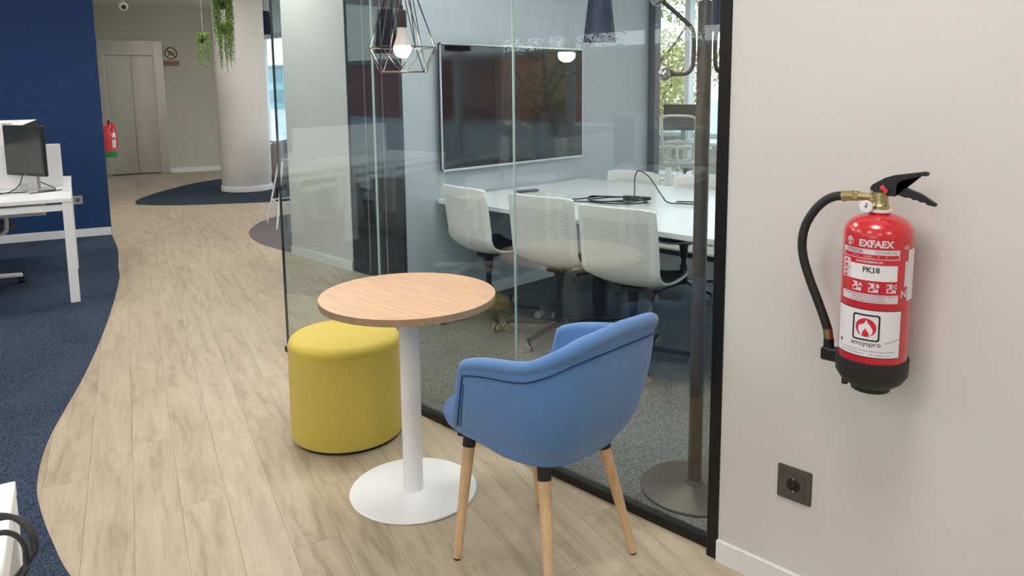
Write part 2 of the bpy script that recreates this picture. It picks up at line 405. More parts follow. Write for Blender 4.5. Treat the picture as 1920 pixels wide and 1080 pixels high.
bm = NB(); b6(bm, .12, .90, .095, .11, 0, 2.12, ME); b6(bm, .11, .91, .0, .1, 0, .012, ME); mk('door_gap', bm, steel_d, d2, smooth=False)
# black post at the end of the elevator wall and lounge wall beyond
bm = NB(); b6(bm, 1.96, 2.005, -.03, .12, 0, 2.80, ME); struct(mk('trim_2', bm, black_m, smooth=False), 'thin black door post at the end of the elevator wall')
bm = NB(); b6(bm, 2.0, 2.60, .10, .22, 0, CEIL, ME); struct(mk('wall_lounge', bm, white_wall, smooth=False), 'white lounge wall behind the round column')
bm = NB(); b6(bm, 1.955, 2.03, -.06, -.03, 1.40, 1.54, ME, bev=.004)
tag(mk('door_sensor', bm, whitepl, smooth=False), 'small white box on the thin black post by the column', 'switch')

# round column
cc = (-10.76, 5.22)
bm = NB(); lathe(bm, [(.352, 0), (.352, CEIL)], 72, (*cc, 0)); struct(mk('wall_column', bm, white_wall), 'thick round white column standing on the dark blue patch')
bm = NB(); lathe(bm, [(.353, .0), (.366, .0), (.366, .075), (.362, .082), (.353, .082)], 72, (*cc, 0)); struct(mk('baseboard_column', bm, base_m), 'white ring baseboard around the round column')

# ---- carpets laid flush over the planks
def carpet_piece(name, pts, m, label, z=.004):
    bm = NB(); prism(bm, pts, -.003, z); bmesh.ops.triangulate(bm, faces=[f for f in bm.faces if len(f.verts) > 4])
    return struct(mk(name, bm, m, smooth=False), label)
bl = [(-8.40, 2.575), (-8.303, 2.55), (-7.5, 2.34), (-6.795, 2.113), (-6.389, 1.988), (-5.742, 1.743), (-5.003, 1.443), (-4.296, 1.132), (-3.849, .913), (-3.612, .798), (-3.394, .71), (-3.211, .651), (-3.079, .619), (-2.904, .593), (-2.699, .573), (-2.482, .561), (-2.1, .58), (-1.6, .60), (-1.1, .45), (-.5, .05), (.4, -.25), (1.8, -.4), (3.2, -.8)]
blp = [(v.x, v.y) for v in cr([(x, y, 0) for x, y in bl], 5)]
carpet_piece('carpet_blue', blp+[(3.2, -12), (-12.5, -12), (-11.6, -7), (BW0.x, BW0.y-.01)], blue_carpet, 'dark blue carpet with a curving edge under the desks')
dc = [(-10.682, 3.598), (-11.165, 3.916), (-11.812, 4.581), (-12.25, 5.2), (-12.4, 5.9), (-12.1, 6.9), (-11, 7.4), (-9.6, 6.9), (-9.1, 6.0), (-9.163, 5.157), (-9.314, 4.773), (-9.677, 4.215), (-10.017, 3.802), (-10.338, 3.585)]
carpet_piece('carpet_patch', [(v.x, v.y) for v in cr([(x, y, 0) for x, y in dc], 6, True)], patch_carpet, 'dark slate blue leaf-shaped carpet patch around the column')
lc = [(-7.459, 3.608), (-7.721, 3.787), (-7.983, 4.046), (-8.15, 4.4), (-8.0, 5.2), (-7.2, 5.7), (-6.3, 5.4), (-5.9, 4.6), (-5.95, 3.9), (-6.10, 3.45), (-6.591, 3.387), (-6.855, 3.407), (-7.17, 3.482)]
carpet_piece('carpet_lilac', [(v.x, v.y) for v in cr([(x, y, 0) for x, y in lc], 6, True)], lilac_carpet, 'grey lilac rounded carpet patch under the high stool')
carpet_piece('carpet_meeting_room', [(TX, GY+.015), (1.0, GY+.015), (1.0, 5.60), (TX, 5.60)], grey_carpet, 'grey carpet of the glazed meeting room')

# ---- planks
PW, PL = .152, 1.22
pm = []
for k in range(2):
    bm = NB(); box(bm, (0, 0, -.003), (PL-.0006, PW-.0006, .006)); 
    top = [e for e in bm.edges if all(v.co.z > -.001 for v in e.verts)]
    bmesh.ops.bevel(bm, geom=top, offset=.0005, segments=1, affect='EDGES')
    me = bpy.data.meshes.new('plank'); bm.to_mesh(me); bm.free(); me.materials.append(plank_m); pm.append(me)
def ybl(x):     # carpet edge height at x
    for (x0, y0), (x1, y1) in zip(blp, blp[1:]):
        if min(x0, x1) <= x <= max(x0, x1) and x1 != x0: return y0+(y1-y0)*(x-x0)/(x1-x0)
    return -9
cand = []
rr = random.Random(3)
rows = {}
for j in range(-60, 75):
    off = rr.random()*PL
    for i in range(-16, 5):
        P = U*(i*PL+off)+V*(j*PW)
        x, y = P.x, P.y
        ends = [P-U*PL/2, P+U*PL/2]
        if not (-14.4 < x < 1.4): continue
        if all(q.y > GY+.1 and q.x > TX for q in ends+[P]): continue
        if y > 3.5 and x > -6.3 : continue
        if y > 2.2 and x > -3.4: continue
        if x > -8.35:
            if max(q.y-ybl(q.x) for q in ends+[P]) < -.1: continue
        elif (P-BW0).dot(V) < .25: continue
        # keep what the photograph can see
        if x > -4 and y > 2.6: continue
        if x < -8.3 and y > 7.2: continue
        if x > -8.3 and y > 5.6: continue
        if x < -6 and (y > 5.5 and x > -8.6): continue
        dist = math.hypot(x, y)
        # bearing test against the picture's left edge
        F = Vector((-.698, .703, 0)); Rr = Vector((.7095, .7047, 0)); dz = P.dot(F)
        if dz < .6 or P.dot(Rr)/dz < -.92 or P.dot(Rr)/dz > .62: continue
        cand.append((dist, P))
cand.sort(key=lambda t: t[0])
for n, (d, P) in enumerate(cand[:300]):
    o = bpy.data.objects.new('plank', pm[n % 2]); COL.objects.link(o); o.location = P; o.rotation_euler = (0, 0, AB + (PI if n % 3 == 0 else 0)); o.parent = FLOOR
bm = NB()
for d, P in cand[300:]:
    M = TR(*P) @ RZ(AB); box(bm, (0, 0, -.003), (PL-.0006, PW-.0006, .006), M)
if cand[300:]:
    o = mk('plank', bm, plank_m, FLOOR, smooth=False); o['kind'] = 'stuff'
else: bm.free()

# ---- glass partition
g1 = sempty('window_1', 'frameless glass partition of the meeting room with black bottom rail and post')
gx = [-3.82, -2.912, -2.013, -1.128]
for a, b in zip(gx, gx[1:]):
    bm = NB(); b6(bm, a+.0025, b-.0025, GY-.005, GY+.005, .02, CEIL); mk('pane', bm, GL, g1, smooth=False)
for x in gx[1:3]:
    bm = NB(); b6(bm, x-.0014, x+.0014, GY-.005, GY+.005, .03, CEIL); mk('glass_joint', bm, GLE, g1, smooth=False)
bm = NB(); b6(bm, gx[0]-.004, gx[0]+.002, GY-.006, GY+.006, .03, CEIL); mk('glass_edge', bm, mat('dark_glass_edge', (.03, .045, .042), .2), g1, smooth=False)
bm = NB(); b6(bm, gx[0]-.01, -1.128, GY-.018, GY+.018, 0, .033, bev=.002); mk('bottom_rail', bm, black_m, g1, smooth=False)
bm = NB(); b6(bm, -1.136, -1.098, GY-.05, GY+.05, 0, CEIL, bev=.002); mk('frame', bm, black_m, g1, smooth=False)
g2 = sempty('window_2', 'glass side panel between the partition corner and the television wall')
bm = NB(); b6(bm, -3.845, -3.835, GY+.01, 2.90, .02, CEIL); mk('pane', bm, GL, g2, smooth=False)
bm = NB(); b6(bm, -3.855, -3.825, GY+.02, 2.90, 0, .03); mk('bottom_rail', bm, black_m, g2, smooth=False)
# far glass partition of the meeting room
g3 = sempty('window_3', 'black framed glass partition at the far side of the meeting room')
for a, b in ((-3.80, -2.62), (-2.62, -1.4), (-1.4, -.2), (-.2, 1.0)):
    bm = NB(); b6(bm, a+.003, b-.003, 5.615, 5.625, .03, CEIL); mk('pane', bm, GL, g3, smooth=False)
bm = NB(); b6(bm, TX, 1.0, 5.59, 5.65, 0, .045); mk('bottom_rail', bm, black_m, g3, smooth=False)
bm = NB(); b6(bm, TX+.005, TX+.075, 5.58, 5.66, 0, CEIL); mk('frame', bm, mat('grey_frame', (.09, .10, .115), .4), g3, smooth=False)

# ---- facades
def facade(name, A, B, sill, step, label, mull=.06):
    e = sempty(name, label); A, B = Vector((*A, 0)), Vector((*B, 0)); d = B-A; L_ = d.length; a = math.atan2(d.y, d.x)
    M = TR(A.x, A.y, 0) @ RZ(a); n = max(1, round(L_/step)); s = L_/n
    for i in range(n+1):
        bm = NB(); b6(bm, i*s-mull/2, i*s+mull/2, -.07, .07, sill, CEIL, M); mk('mullion', bm, white_m, e, smooth=False)
    bm = NB(); b6(bm, 0, L_, -.05, .05, sill, sill+.06, M); b6(bm, 0, L_, -.05, .05, CEIL-.12, CEIL, M); mk('window_frame', bm, white_m, e, smooth=False)
    if sill > .2:
        bm = NB(); b6(bm, 0, L_, -.08, .12, 0, sill, M); mk('sill_wall', bm, white_wall, e, smooth=False)
    for i in range(n):
        bm = NB(); b6(bm, i*s+mull/2, (i+1)*s-mull/2, -.004, .004, sill+.06, CEIL-.12, M); mk('pane', bm, GW, e, smooth=False)
    return e
facade('window_4', (-24, 10.2), (4, 10.2), .04, 1.45, 'tall window front behind the far office', .09)
S0 = BW1+U*.05; S1 = S0+U*16.3
facade('window_5', S0.xy, S1.xy, .62, 1.6, 'long window front of the open office', .16)
wallseg('wall_far_left', (-23.9, 10.2), (-23.9, 4), .1, 0, CEIL, white_wall, 'white end wall far beyond the lounge')

# ---- ceiling light panels
def panel(x, y, rz, label, s=.6):
    t = thing('ceiling_light', label, 'ceiling light', (x, y, CEIL), rz, 'square ceiling light panels')
    bm = NB()
    for a in range(4):
        b6(bm, -s/2-.012, s/2+.012, s/2, s/2+.012, -.014, 0, RZ(a*PI/2))
    mk('frame', bm, white_m, t, smooth=False)
    bm = NB(); b6(bm, -s/2, s/2, -s/2, s/2, -.011, -.001); mk('diffuser', bm, panel_e, t, smooth=False)
    return t
PL_LABEL = 'square white light panel in the ceiling, reflected or hidden from view'
n = 0
lab = 'square flush light panel in the ceiling outside the picture'
p0 = None
spots = []
for i in range(-1, 6):
    for j in range(0, 4):
        P = Vector((-.62, .98, 0))-U*(i*2.8)-V*(j*2.5)
        if (P-BW0).dot(U) < .6: continue
        if P.x > 2.5: continue
        spots.append((P.x, P.y, AB))
spots += [(-9.4, 4.0, AB), (-9.5, 7.2, 0), (-6.4, 5.6, 0)]
spots += [(-2.6, 3.2, 0), (-.4, 3.9, 0)]
spots += [(-5.5, 8.0, 0), (-2, 8.0, 0)]
for q in spots:
    if p0 is None: p0 = panel(*q, lab)
    else: dup(p0, (q[0], q[1], CEIL), q[2])

down_e = mat('downlight_lens', (1, 1, 1), .5, emit=((1, .93, .84), 300))
for x, y, lb in ((-.95, .90, 'nearest the blue armchair'), (-3.6, 1.75, 'over the corridor beside the glass corner'), (-6.4, 2.45, 'over the corridor by the desks'), (-2.9, 2.9, 'above the meeting table')):
    t = thing('downlight', 'small round ceiling downlight '+lb+', above the picture', 'ceiling light', (x, y, CEIL), 0, 'round downlights')
    bm = NB(); lathe(bm, [(.045, -.002), (.060, -.002), (.062, -.006), (.060, -.010), (.045, -.010)], 32); mk('trim_ring', bm, white_m, t)
    bm = NB(); lathe(bm, [(0, -.006), (.045, -.006), (.045, -.003), (0, -.003)], 24); mk('lens', bm, down_e, t)

# ============================================================ OBJECTS
# ---- round table
TCX, TCY = -2.113, 1.598
t = thing('round_table', 'round oak-topped cafe table on a white pillar and disc base', 'table', (TCX, TCY, 0))
bm = NB(); lathe(bm, [(0, .717), (.307, .717), (.3105, .7185), (.3105, .7415)], 96); mk('tabletop_edge', bm, edge_oak, t)
bm = NB(); lathe(bm, [(.3105, .7405), (.3095, .7425), (.3065, .7432), (0, .7432)], 96); mk('tabletop', bm, top_oak, t)
bm = NB(); lathe(bm, [(.0355, .007), (.0355, .716)], 40); mk('column', bm, white_m, t)
bm = NB(); lathe(bm, [(0, 0.001), (.229, 0.001), (.2315, .003), (.2315, .007), (.229, .0092), (.036, .0096), (.036, .0096), (0, .0096)], 96); mk('base_plate', bm, white_m, t)
bm = NB(); box(bm, (0, 0, .710), (.30, .05, .008)); box(bm, (0, 0, .710), (.05, .30, .008)); mk('top_bracket', bm, white_m, t, smooth=False)

# ---- pouf
t = thing('pouf', 'yellow fabric cylindrical pouf beside the round table', 'pouf', (-2.705, 1.705, 0))
pr = [(.2335, .016)] + [(.2345, .03), (.2350, .2), (.2335, .38)] + [(.2335-.035*(1-math.cos(a)), .405+.035*math.sin(a)) for a in [k*PI/12 for k in range(1, 7)]] + [(.16, .4475), (.08, .451), (0, .452)]
bm = NB(); lathe(bm, [(0, .016)]+pr, 80); mk('upholstery', bm, yellow, t)
bm = NB(); lathe(bm, [(0, 0.0), (.222, 0.0), (.222, .018), (0, .018)], 60); mk('base', bm, blackpl, t)
bm = NB(); tube(bm, [(.2345*math.cos(2*PI*k/80), .2345*math.sin(2*PI*k/80), .404) for k in range(80)], .0012, 5, True); mk('seam', bm, mat('yellow_seam', (.50, .38, .035), .8), t)

# ---- blue armchair: local +x is forward, faces -x of the room
def bez(a, b, c, t): return a*(1-t)**2+2*b*t*(1-t)+c*t*t
RIM = cr([(.118, .232, .657), (.085, .238, .670), (.03, .242, .686), (-.04, .246, .700), (-.10, .247, .710), (-.165, .243, .727), (-.232, .224, .764), (-.280, .170, .798), (-.298, .09, .809), (-.302, 0, .812)], 4)
BOT = cr([(.225, .180, .436), (.18, .165, .420), (.12, .158, .405), (.04, .155, .400), (-.03, .150, .398), (-.09, .140, .398), (-.13, .115, .400), (-.155, .08, .402), (-.165, .04, .402), (-.168, 0, .402)], 4)
def shell_pt(i, v, rimoff=0):
    R = RIM[i]; B = BOT[i]
    k = i/(len(RIM)-1)
    C1 = Vector((R.x*.97+.012 if k > .3 else (R.x*.55+B.x*.45), R.y*1.0, .425+.02*k))
    if k <= .3: C1 = C1.lerp(Vector((R.x*.97+.012, R.y, .43)), k/.3)
    p = bez(B, C1, R, v)
    return p
t = thing('armchair', 'blue upholstered bucket armchair with beech legs beside the round table', 'chair', (-1.497, 1.640, 0), PI)
NVV = 14; NI = len(RIM)
def full(i):   # i from 0..2*NI-2 around
    return (i, 1) if i < NI else (2*NI-2-i, -1)
def shell_bm(v0=0, v1=1):
    bm = NB(); rows = []
    for i in range(2*NI-1):
        ii, s = full(i); row = []
        for j in range(NVV+1):
            p = shell_pt(ii, v0+(v1-v0)*j/NVV); row.append(bm.verts.new((p.x, p.y*s, p.z)))
        rows.append(row)
    for a, b in zip(rows, rows[1:]):
        for j in range(NVV): bm.faces.new((a[j], a[j+1], b[j+1], b[j]))
    bmesh.ops.remove_doubles(bm, verts=bm.verts[:], dist=1e-5)
    return bm
sh = mk('shell', shell_bm(), blue_f, t, mods=(('SOLIDIFY', dict(thickness=.036, offset=1)), ('BEVEL', dict(width=.014, segments=4, limit_method='ANGLE', angle_limit=math.radians(50)))))
# which side the solid grows to is fixed below: inwards
def inward_fix(o):
    me = o.data; c = Vector((0, 0, .6)); s = 0
    for f in me.polygons:
        if abs(f.center.z-.6) < .08: s += f.normal.dot(f.center-c)
    o.modifiers['SOLIDIFY'].offset = -1 if s > 0 else 1
inward_fix(sh)
# soft rolled rim
bm = NB()
rim = [RIM[i] for i in range(NI)]
loop = [Vector((p.x, p.y-.016 if p.y > .03 else p.y, p.z)) for p in rim]
loop = [Vector((p.x + (.014*(1-min(1, p.y/.2)) if p.x < -.1 else 0), p.y, p.z-.006)) for p in loop]
lp = loop + [Vector((p.x, -p.y, p.z)) for p in loop[-2::-1]]
# continue down the front edge of both arms
def front(s): return [Vector((shell_pt(0, v).x, s*(shell_pt(0, v).y-.016), shell_pt(0, v).z)) for v in (.12, .3, .5, .7, .85, .95)]
path = front(1)+lp+front(-1)[::-1]
tube(bm, path, .0205, 12); mk('rolled_edge', bm, blue_f, t)
# piping seams
def along(v, off=.0015):
    pts = [shell_pt(i, v) for i in range(2, NI)]
    c = Vector((0, 0, 0)); out = []
    for p in pts:
        d = Vector((p.x+.0 if p.x < 0 else 0, p.y, 0)); d = d.normalized()*off if d.length > 1e-4 else Vector((-off, 0, 0)); out.append(p+d)
    return out
a = along(.925); vv = [shell_pt(2, v)+Vector((0, .0015, 0)) for v in (.06, .2, .35, .5, .65, .78, .86)]
a = vv+a
bm = NB(); tube(bm, a+[Vector((p.x, -p.y, p.z)) for p in a[-2::-1]], .0024, 6); mk('piping', bm, piping_m, t)
a2 = [shell_pt(3, v)+Vector((0, .001, 0)) for v in (.06, .2, .35, .5, .65, .78, .86)]
for s in (1, -1):
    bm = NB(); tube(bm, [Vector((p.x, p.y*s, p.z)) for p in a2], .0016, 5); mk('seam', bm, piping_m, t)
# seat cushion
bm = NB(); poly = []
N1 = 40
def seat_out(a):
    x = math.cos(a); y = math.sin(a)
    ex = .5
    X = math.copysign(abs(x)**.62, x); Y = math.copysign(abs(y)**.62, y)
    return (.068+.268*X, .205*Y)
rings = [(.90, .408), (.97, .418), (1.0, .437), (1.0, .452), (.965, .470), (.88, .481), (.6, .483), (.3, .479)]
vr = []
for k, z in rings:
    vr.append([bm.verts.new((.058+(seat_out(2*PI*i/N1)[0]-.058)*k, seat_out(2*PI*i/N1)[1]*k, z+(.0 if seat_out(2*PI*i/N1)[0] > .0 else -.01))) for i in range(N1)])
for a_, b_ in zip(vr, vr[1:]):
    for i in range(N1): bm.faces.new((a_[i], a_[(i+1) % N1], b_[(i+1) % N1], b_[i]))
bm.faces.new(vr[0][::-1]); bm.faces.new(vr[-1]); mk('seat', bm, blue_f, t)
bm = NB(); prism(bm, [(p.x*.93, p.y*.96) for p in BOT]+[(p.x*.93, -p.y*.96) for p in BOT[-2::-1]], .390, .4015); mk('underplate', bm, blackpl, t, smooth=False)
for (tx_, ty_), (fx, fy) in ((((.190), .138), (.188, .204)), (((.190), -.138), (.212, -.204)), ((-.115, .132), (-.205, .204)), ((-.115, -.132), (-.19, -.200))):
    A_ = Vector((tx_, ty_, .395)); F_ = Vector((fx, fy, .006)); d = F_-A_
    bm = NB(); cyl(bm, A_+d*.08, F_, .0195, .0125, 24); lg = mk('leg', bm, beech, t)
    bm = NB(); cyl(bm, A_, A_+d*.105, .0205, .0208, 24); mk('collar', bm, blackpl, lg)
    bm = NB(); cyl(bm, F_, (fx, fy, 0), .0105, .0105, 16); mk('glide', bm, rubber, lg)

# ---- geometric pendant lamp over the round table
def zig(bm, n, r0, z0, r1, z1, rot=0, w=.0017, cross=True):
    A_ = [Vector((r0*math.cos(2*PI*i/n+rot), r0*math.sin(2*PI*i/n+rot), z0)) for i in range(n)]
    B_ = [Vector((r1*math.cos(2*PI*(i+.5)/n+rot), r1*math.sin(2*PI*(i+.5)/n+rot), z1)) for i in range(n)]
    for i in range(n):
        cyl(bm, A_[i], B_[i], w, seg=6); cyl(bm, A_[i], B_[i-1], w, seg=6)
    return A_, B_
t = thing('pendant_lamp', 'lit black wire cage pendant lamp over the round table', 'lamp', (-2.121, 1.612, 1.60))
bm = NB(); rot = math.radians(45)
A_, B_ = zig(bm, 6, .1115, 0, .087, -.082, rot)
for i in range(6): cyl(bm, A_[i], A_[(i+1) % 6], .0017, seg=6); cyl(bm, B_[i], B_[(i+1) % 6], .0017, seg=6)
A2, B2 = zig(bm, 6, .1115, 0, .030, .245, rot)
for i in range(6): cyl(bm, B2[i], B2[(i+1) % 6], .0017, seg=6)
for i in range(3): cyl(bm, B2[i], (0, 0, .262), .0015, seg=6)
mk('cage', bm, cage_m, t)
bm = NB(); cyl(bm, (0, 0, .13), (0, 0, CEIL-1.60-.02), .003, seg=8); mk('cord', bm, blackpl, t)
bm = NB(); lathe(bm, [(0, .068), (.0175, .068), (.0178, .072), (.0172, .12), (.0150, .1245), (.006, .127), (.0055, .142), (0, .143)], 28); mk('lamp_holder', bm, sockb, t)
bm = NB(); lathe(bm, [(0, 0), (.05, 0), (.05, -.02), (0, -.025)], 28, (0, 0, CEIL-1.60)); mk('ceiling_rose', bm, blackpl, t)
b = None
bm = NB(); lathe(bm, [(.0145, .068), (.0150, .055), (.0185, .036), (.0255, .018), (.0292, .006)], 28); b = mk('bulb_neck', bm, bulb_h, t)
bm = NB(); lathe(bm, [(.0294, .006)]+[(.0300*math.cos(a), -.004-.0300*math.sin(a)) for a in [k*PI/14 for k in range(0, 8)]], 24); mk('bulb', bm, bulb_e, t)

# ---- fire extinguishers
def arc_patch(bm, r, ph0, ph1, z0, z1, zt=None, th=.0006, n=None):
    """curved label on a cylinder of radius r (degrees, local z)"""
    n = n or max(2, int(abs(ph1-ph0)/4)); A_, B_, C_, D_ = [], [], [], []
    for i in range(n+1):
        a = math.radians(ph0+(ph1-ph0)*i/n)
        for L_, rad, z in ((A_, r, z0), (B_, r+th, z0), (C_, r+th, z1), (D_, r, z1)):
            L_.append(bm.verts.new((rad*math.cos(a), rad*math.sin(a), z)))
    for i in range(n):
        bm.faces.new((B_[i], B_[i+1], C_[i+1], C_[i])); bm.faces.new((A_[i], A_[i+1], B_[i+1], B_[i])); bm.faces.new((C_[i], C_[i+1], D_[i+1], D_[i]))
    bm.faces.new((A_[0], B_[0], C_[0], D_[0])); bm.faces.new((A_[n], B_[n], C_[n], D_[n]))
def text_geo(s, size, sx=1, bold=0):
    cu = bpy.data.curves.new('lettering', 'FONT'); cu.body = s; cu.size = size; cu.align_x = 'CENTER'; cu.align_y = 'CENTER'; cu.offset = bold; cu.resolution_u = 3
    ob = bpy.data.objects.new('lettering', cu); COL.objects.link(ob); bpy.context.view_layer.update()
    me = bpy.data.meshes.new_from_object(ob.evaluated_get(bpy.context.evaluated_depsgraph_get()))
    vs = [(v.co.x*sx, v.co.y) for v in me.vertices]; fs = [tuple(p.vertices) for p in me.polygons]
    bpy.data.objects.remove(ob); bpy.data.curves.remove(cu); bpy.data.meshes.remove(me); return vs, fs
def text_flat(bm, s, size, M, sx=1, bold=0):
    vs, fs = text_geo(s, size, sx, bold); q = [bm.verts.new(M @ Vector((x, y, 0))) for x, y in vs]
    for f in fs:
        try: bm.faces.new([q[i] for i in f])
        except ValueError: pass
def text_cyl(bm, s, size, r, ph, z, sx=1, bold=0, width=None, slope=0):
    vs, fs = text_geo(s, size, 1, bold)
    if width:
        w = max(v[0] for v in vs)-min(v[0] for v in vs); sx = width/w
    q = [bm.verts.new((r*math.cos(math.radians(ph)+x*sx/r), r*math.sin(math.radians(ph)+x*sx/r), z+y+x*sx*slope)) for x, y in vs]
    for f in fs:
        try: bm.faces.new([q[i] for i in f])
        except ValueError: pass
def shape_cyl(bm, pts, r, ph, z):
    """flat outline (metres on the surface) wrapped on the cylinder, as a fan of triangles"""
    b2 = bmesh.new(); f = b2.faces.new([b2.verts.new((x, y, 0)) for x, y in pts]); bmesh.ops.triangulate(b2, faces=[f])
    if max(p[0] for p in pts)-min(p[0] for p in pts) > .012: bmesh.ops.subdivide_edges(b2, edges=b2.edges[:], cuts=5, use_grid_fill=True)
    mp = {v: bm.verts.new((r*math.cos(math.radians(ph)+v.co.x/r), r*math.sin(math.radians(ph)+v.co.x/r), z+v.co.y)) for v in b2.verts}
    for f in b2.faces: bm.faces.new([mp[v] for v in f.verts])
    b2.free()
def ring_cyl(bm, outer, inner, r, ph, z):
    def sub(P):
        out = []
        for (x0, y0), (x1, y1) in zip(P, P[1:]+P[:1]):
            for k in range(6): out.append((x0+(x1-x0)*k/6, y0+(y1-y0)*k/6))
        return out
    outer, inner = sub(outer), sub(inner)
    n = len(outer); A_ = [bm.verts.new((r*math.cos(math.radians(ph)+x/r), r*math.sin(math.radians(ph)+x/r), z+y)) for x, y in outer]
    B_ = [bm.verts.new((r*math.cos(math.radians(ph)+x/r), r*math.sin(math.radians(ph)+x/r), z+y)) for x, y in inner]
    for i in range(n): bm.faces.new((A_[i], A_[(i+1) % n], B_[(i+1) % n], B_[i]))

ER = .0775; EZ = .715      # radius and bottom height
t = thing('fire_extinguisher', 'large red fire extinguisher hanging on the white wall', 'fire extinguisher', (-.643, 1.899, EZ))
Z = lambda z: z-EZ
body = [(0, .06), (ER, .06), (ER, Z(1.103))] + [(ER-(ER-.022)*(1-math.cos(a))*1.0, Z(1.103)+.048*math.sin(a)) for a in [k*PI/20 for k in range(1, 10)]] + [(.026, Z(1.153)), (.0215, Z(1.158)), (0, Z(1.158))]
bm = NB(); lathe(bm, body, 72); mk('body', bm, red_m, t)
bm = NB(); lathe(bm, [(0, .004), (.044, .0), (.045, .010), (.052, .013), (.070, .026), (.0815, .045), (.0825, .060), (.0825, Z(.800)), (.0785, Z(.801)), (.0785, .05), (0, .05)], 72)
for a in (215,): 
    x, y = .060*math.cos(math.radians(a)), .060*math.sin(math.radians(a)); box(bm, (x, y, .016), (.012, .012, .016))
mk('base_boot', bm, rubber, t)
bm = NB(); lathe(bm, [(0, Z(1.157)), (.0270, Z(1.157)), (.0275, Z(1.160)), (.0270, Z(1.1635)), (0, Z(1.1635))], 36); mk('neck_ring', bm, whitepl, t)
bm = NB(); lathe(bm, [(0, Z(1.1635)), (.0215, Z(1.1635)), (.0215, Z(1.172)), (.019, Z(1.174)), (.0175, Z(1.180)), (.0175, Z(1.204)), (.013, Z(1.206)), (0, Z(1.206))], 24)
cyl(bm, (-.012, 0, Z(1.189)), (-.050, 0, Z(1.190)), .0105, .0095, 12)
vb = mk('valve', bm, brass, t)
bm = NB(); cyl(bm, (-.050, 0, Z(1.190)), (-.062, 0, Z(1.190)), .0125, seg=6); cyl(bm, (-.062, 0, Z(1.190)), (-.086, 0, Z(1.187)), .0128, .0128, 20); cyl(bm, (-.084, 0, Z(1.187)), (-.089, 0, Z(1.1865)), .0140, seg=20); mk('hose_ferrule', bm, brass, t)
# gauge on the front
gp = Vector((-.020, -.030, Z(1.1715)))
ga = Vector((.15, -1, .05)).normalized()
bm = NB(); cyl(bm, gp-ga*.02, gp+ga*.004, .006, seg=10); cyl(bm, gp, gp+ga*.010, .0150, .0150, 28); gg = mk('gauge', bm, chrome, t)
bm = NB(); cyl(bm, gp+ga*.0098, gp+ga*.0106, .0128, .0128, 24); mk('gauge_dial', bm, label_w, gg)
bm = NB(); cyl(bm, gp+ga*.0105, gp+ga*.0113, .0024, seg=10); q = gp+ga*.011; cyl(bm, q, q+Vector((.002, 0, .009)), .0009, seg=5); mk('gauge_needle', bm, ink, gg)
# levers: upper carrying lever and lower grip, side profiles extruded in depth
def lever(name, prof, hw, m):
    bm = NB(); A_ = [bm.verts.new((x, -hw, z)) for x, z in prof]; B_ = [bm.verts.new((x, hw, z)) for x, z in prof]; n = len(prof)
    bm.faces.new(A_); bm.faces.new(B_[::-1])
    for i in range(n): bm.faces.new((A_[i], A_[(i+1) % n], B_[(i+1) % n], B_[i]))
    bmesh.ops.triangulate(bm, faces=[f for f in bm.faces if len(f.verts) > 4])
    return mk(name, bm, m, t, smooth=False, mods=(('BEVEL', dict(width=.0016, segments=2, limit_method='ANGLE')),))
up_ = [(-.021, 1.200), (-.023, 1.214), (-.018, 1.222), (.010, 1.240), (.030, 1.2475), (.095, 1.2600), (.102, 1.2580), (.101, 1.2500), (.088, 1.2500), (.050, 1.2395), (.036, 1.2280), (.040, 1.203), (.034, 1.197), (.010, 1.197)]
lo_ = [(.030, 1.222), (.052, 1.2215), (.070, 1.215), (.090, 1.208), (.108, 1.1965), (.1235, 1.187), (.121, 1.181), (.104, 1.1835), (.098, 1.189), (.090, 1.188), (.082, 1.193), (.074, 1.192), (.066, 1.197), (.056, 1.196), (.040, 1.201), (.026, 1.202)]
lever('carry_lever', [(x, Z(z)) for x, z in up_], .0085, blackpl)
lever('grip_lever', [(x, Z(z)) for x, z in lo_], .0065, blackpl)
bm = NB(); cyl(bm, (.008, -.0165, Z(1.217)), (.008, -.0125, Z(1.217)), .0055, seg=14); cyl(bm, (.015, -.0165, Z(1.210)), (.015, -.0125, Z(1.210)), .0055, seg=14); tube(bm, [(.008, -.015, Z(1.217)), (.015, -.015, Z(1.210))], .004, 8); mk('safety_pin', bm, mat('coral_plastic', (.75, .05, .06), .4), t)
bm = NB(); cyl(bm, (-.017, -.0155, Z(1.2055)), (-.017, -.0125, Z(1.2055)), .0042, seg=12); mk('rivet', bm, chrome, t)
# hose
hp = [(-.086, 0, Z(1.1865)), (-.105, 0, Z(1.1845)), (-.130, -.002, Z(1.172)), (-.155, -.004, Z(1.145)), (-.176, -.006, Z(1.105)), (-.184, -.006, Z(1.060)), (-.178, -.006, Z(1.015)), (-.160, -.004, Z(.962)), (-.138, -.002, Z(.910)), (-.120, 0, Z(.865)), (-.110, 0, Z(.838))]
bm = NB(); tube(bm, cr(hp, 8), .0112, 16); mk('hose', bm, rubber, t)
bm = NB(); cyl(bm, (-.1115, 0, Z(.842)), (-.107, 0, Z(.817)), .0122, .0118, 20); mk('hose_ferrule', bm, brass, t)
bm = NB(); cyl(bm, (-.107, 0, Z(.818)), (-.106, 0, Z(.790)), .0125, .0130, 18); b6(bm, -.121, -.072, -.016, .016, Z(.763), Z(.795), bev=.003); mk('nozzle_holder', bm, blackpl, t, smooth=False)
bm = NB(); b6(bm, -.02, .02, .074, .0965, Z(1.02), Z(1.08)); mk('wall_bracket', bm, black_m, t, smooth=False)
bm = NB(); b6(bm, -.02, .02, .080, .0965, Z(.80), Z(.84)); mk('wall_bracket', bm, black_m, t, smooth=False)
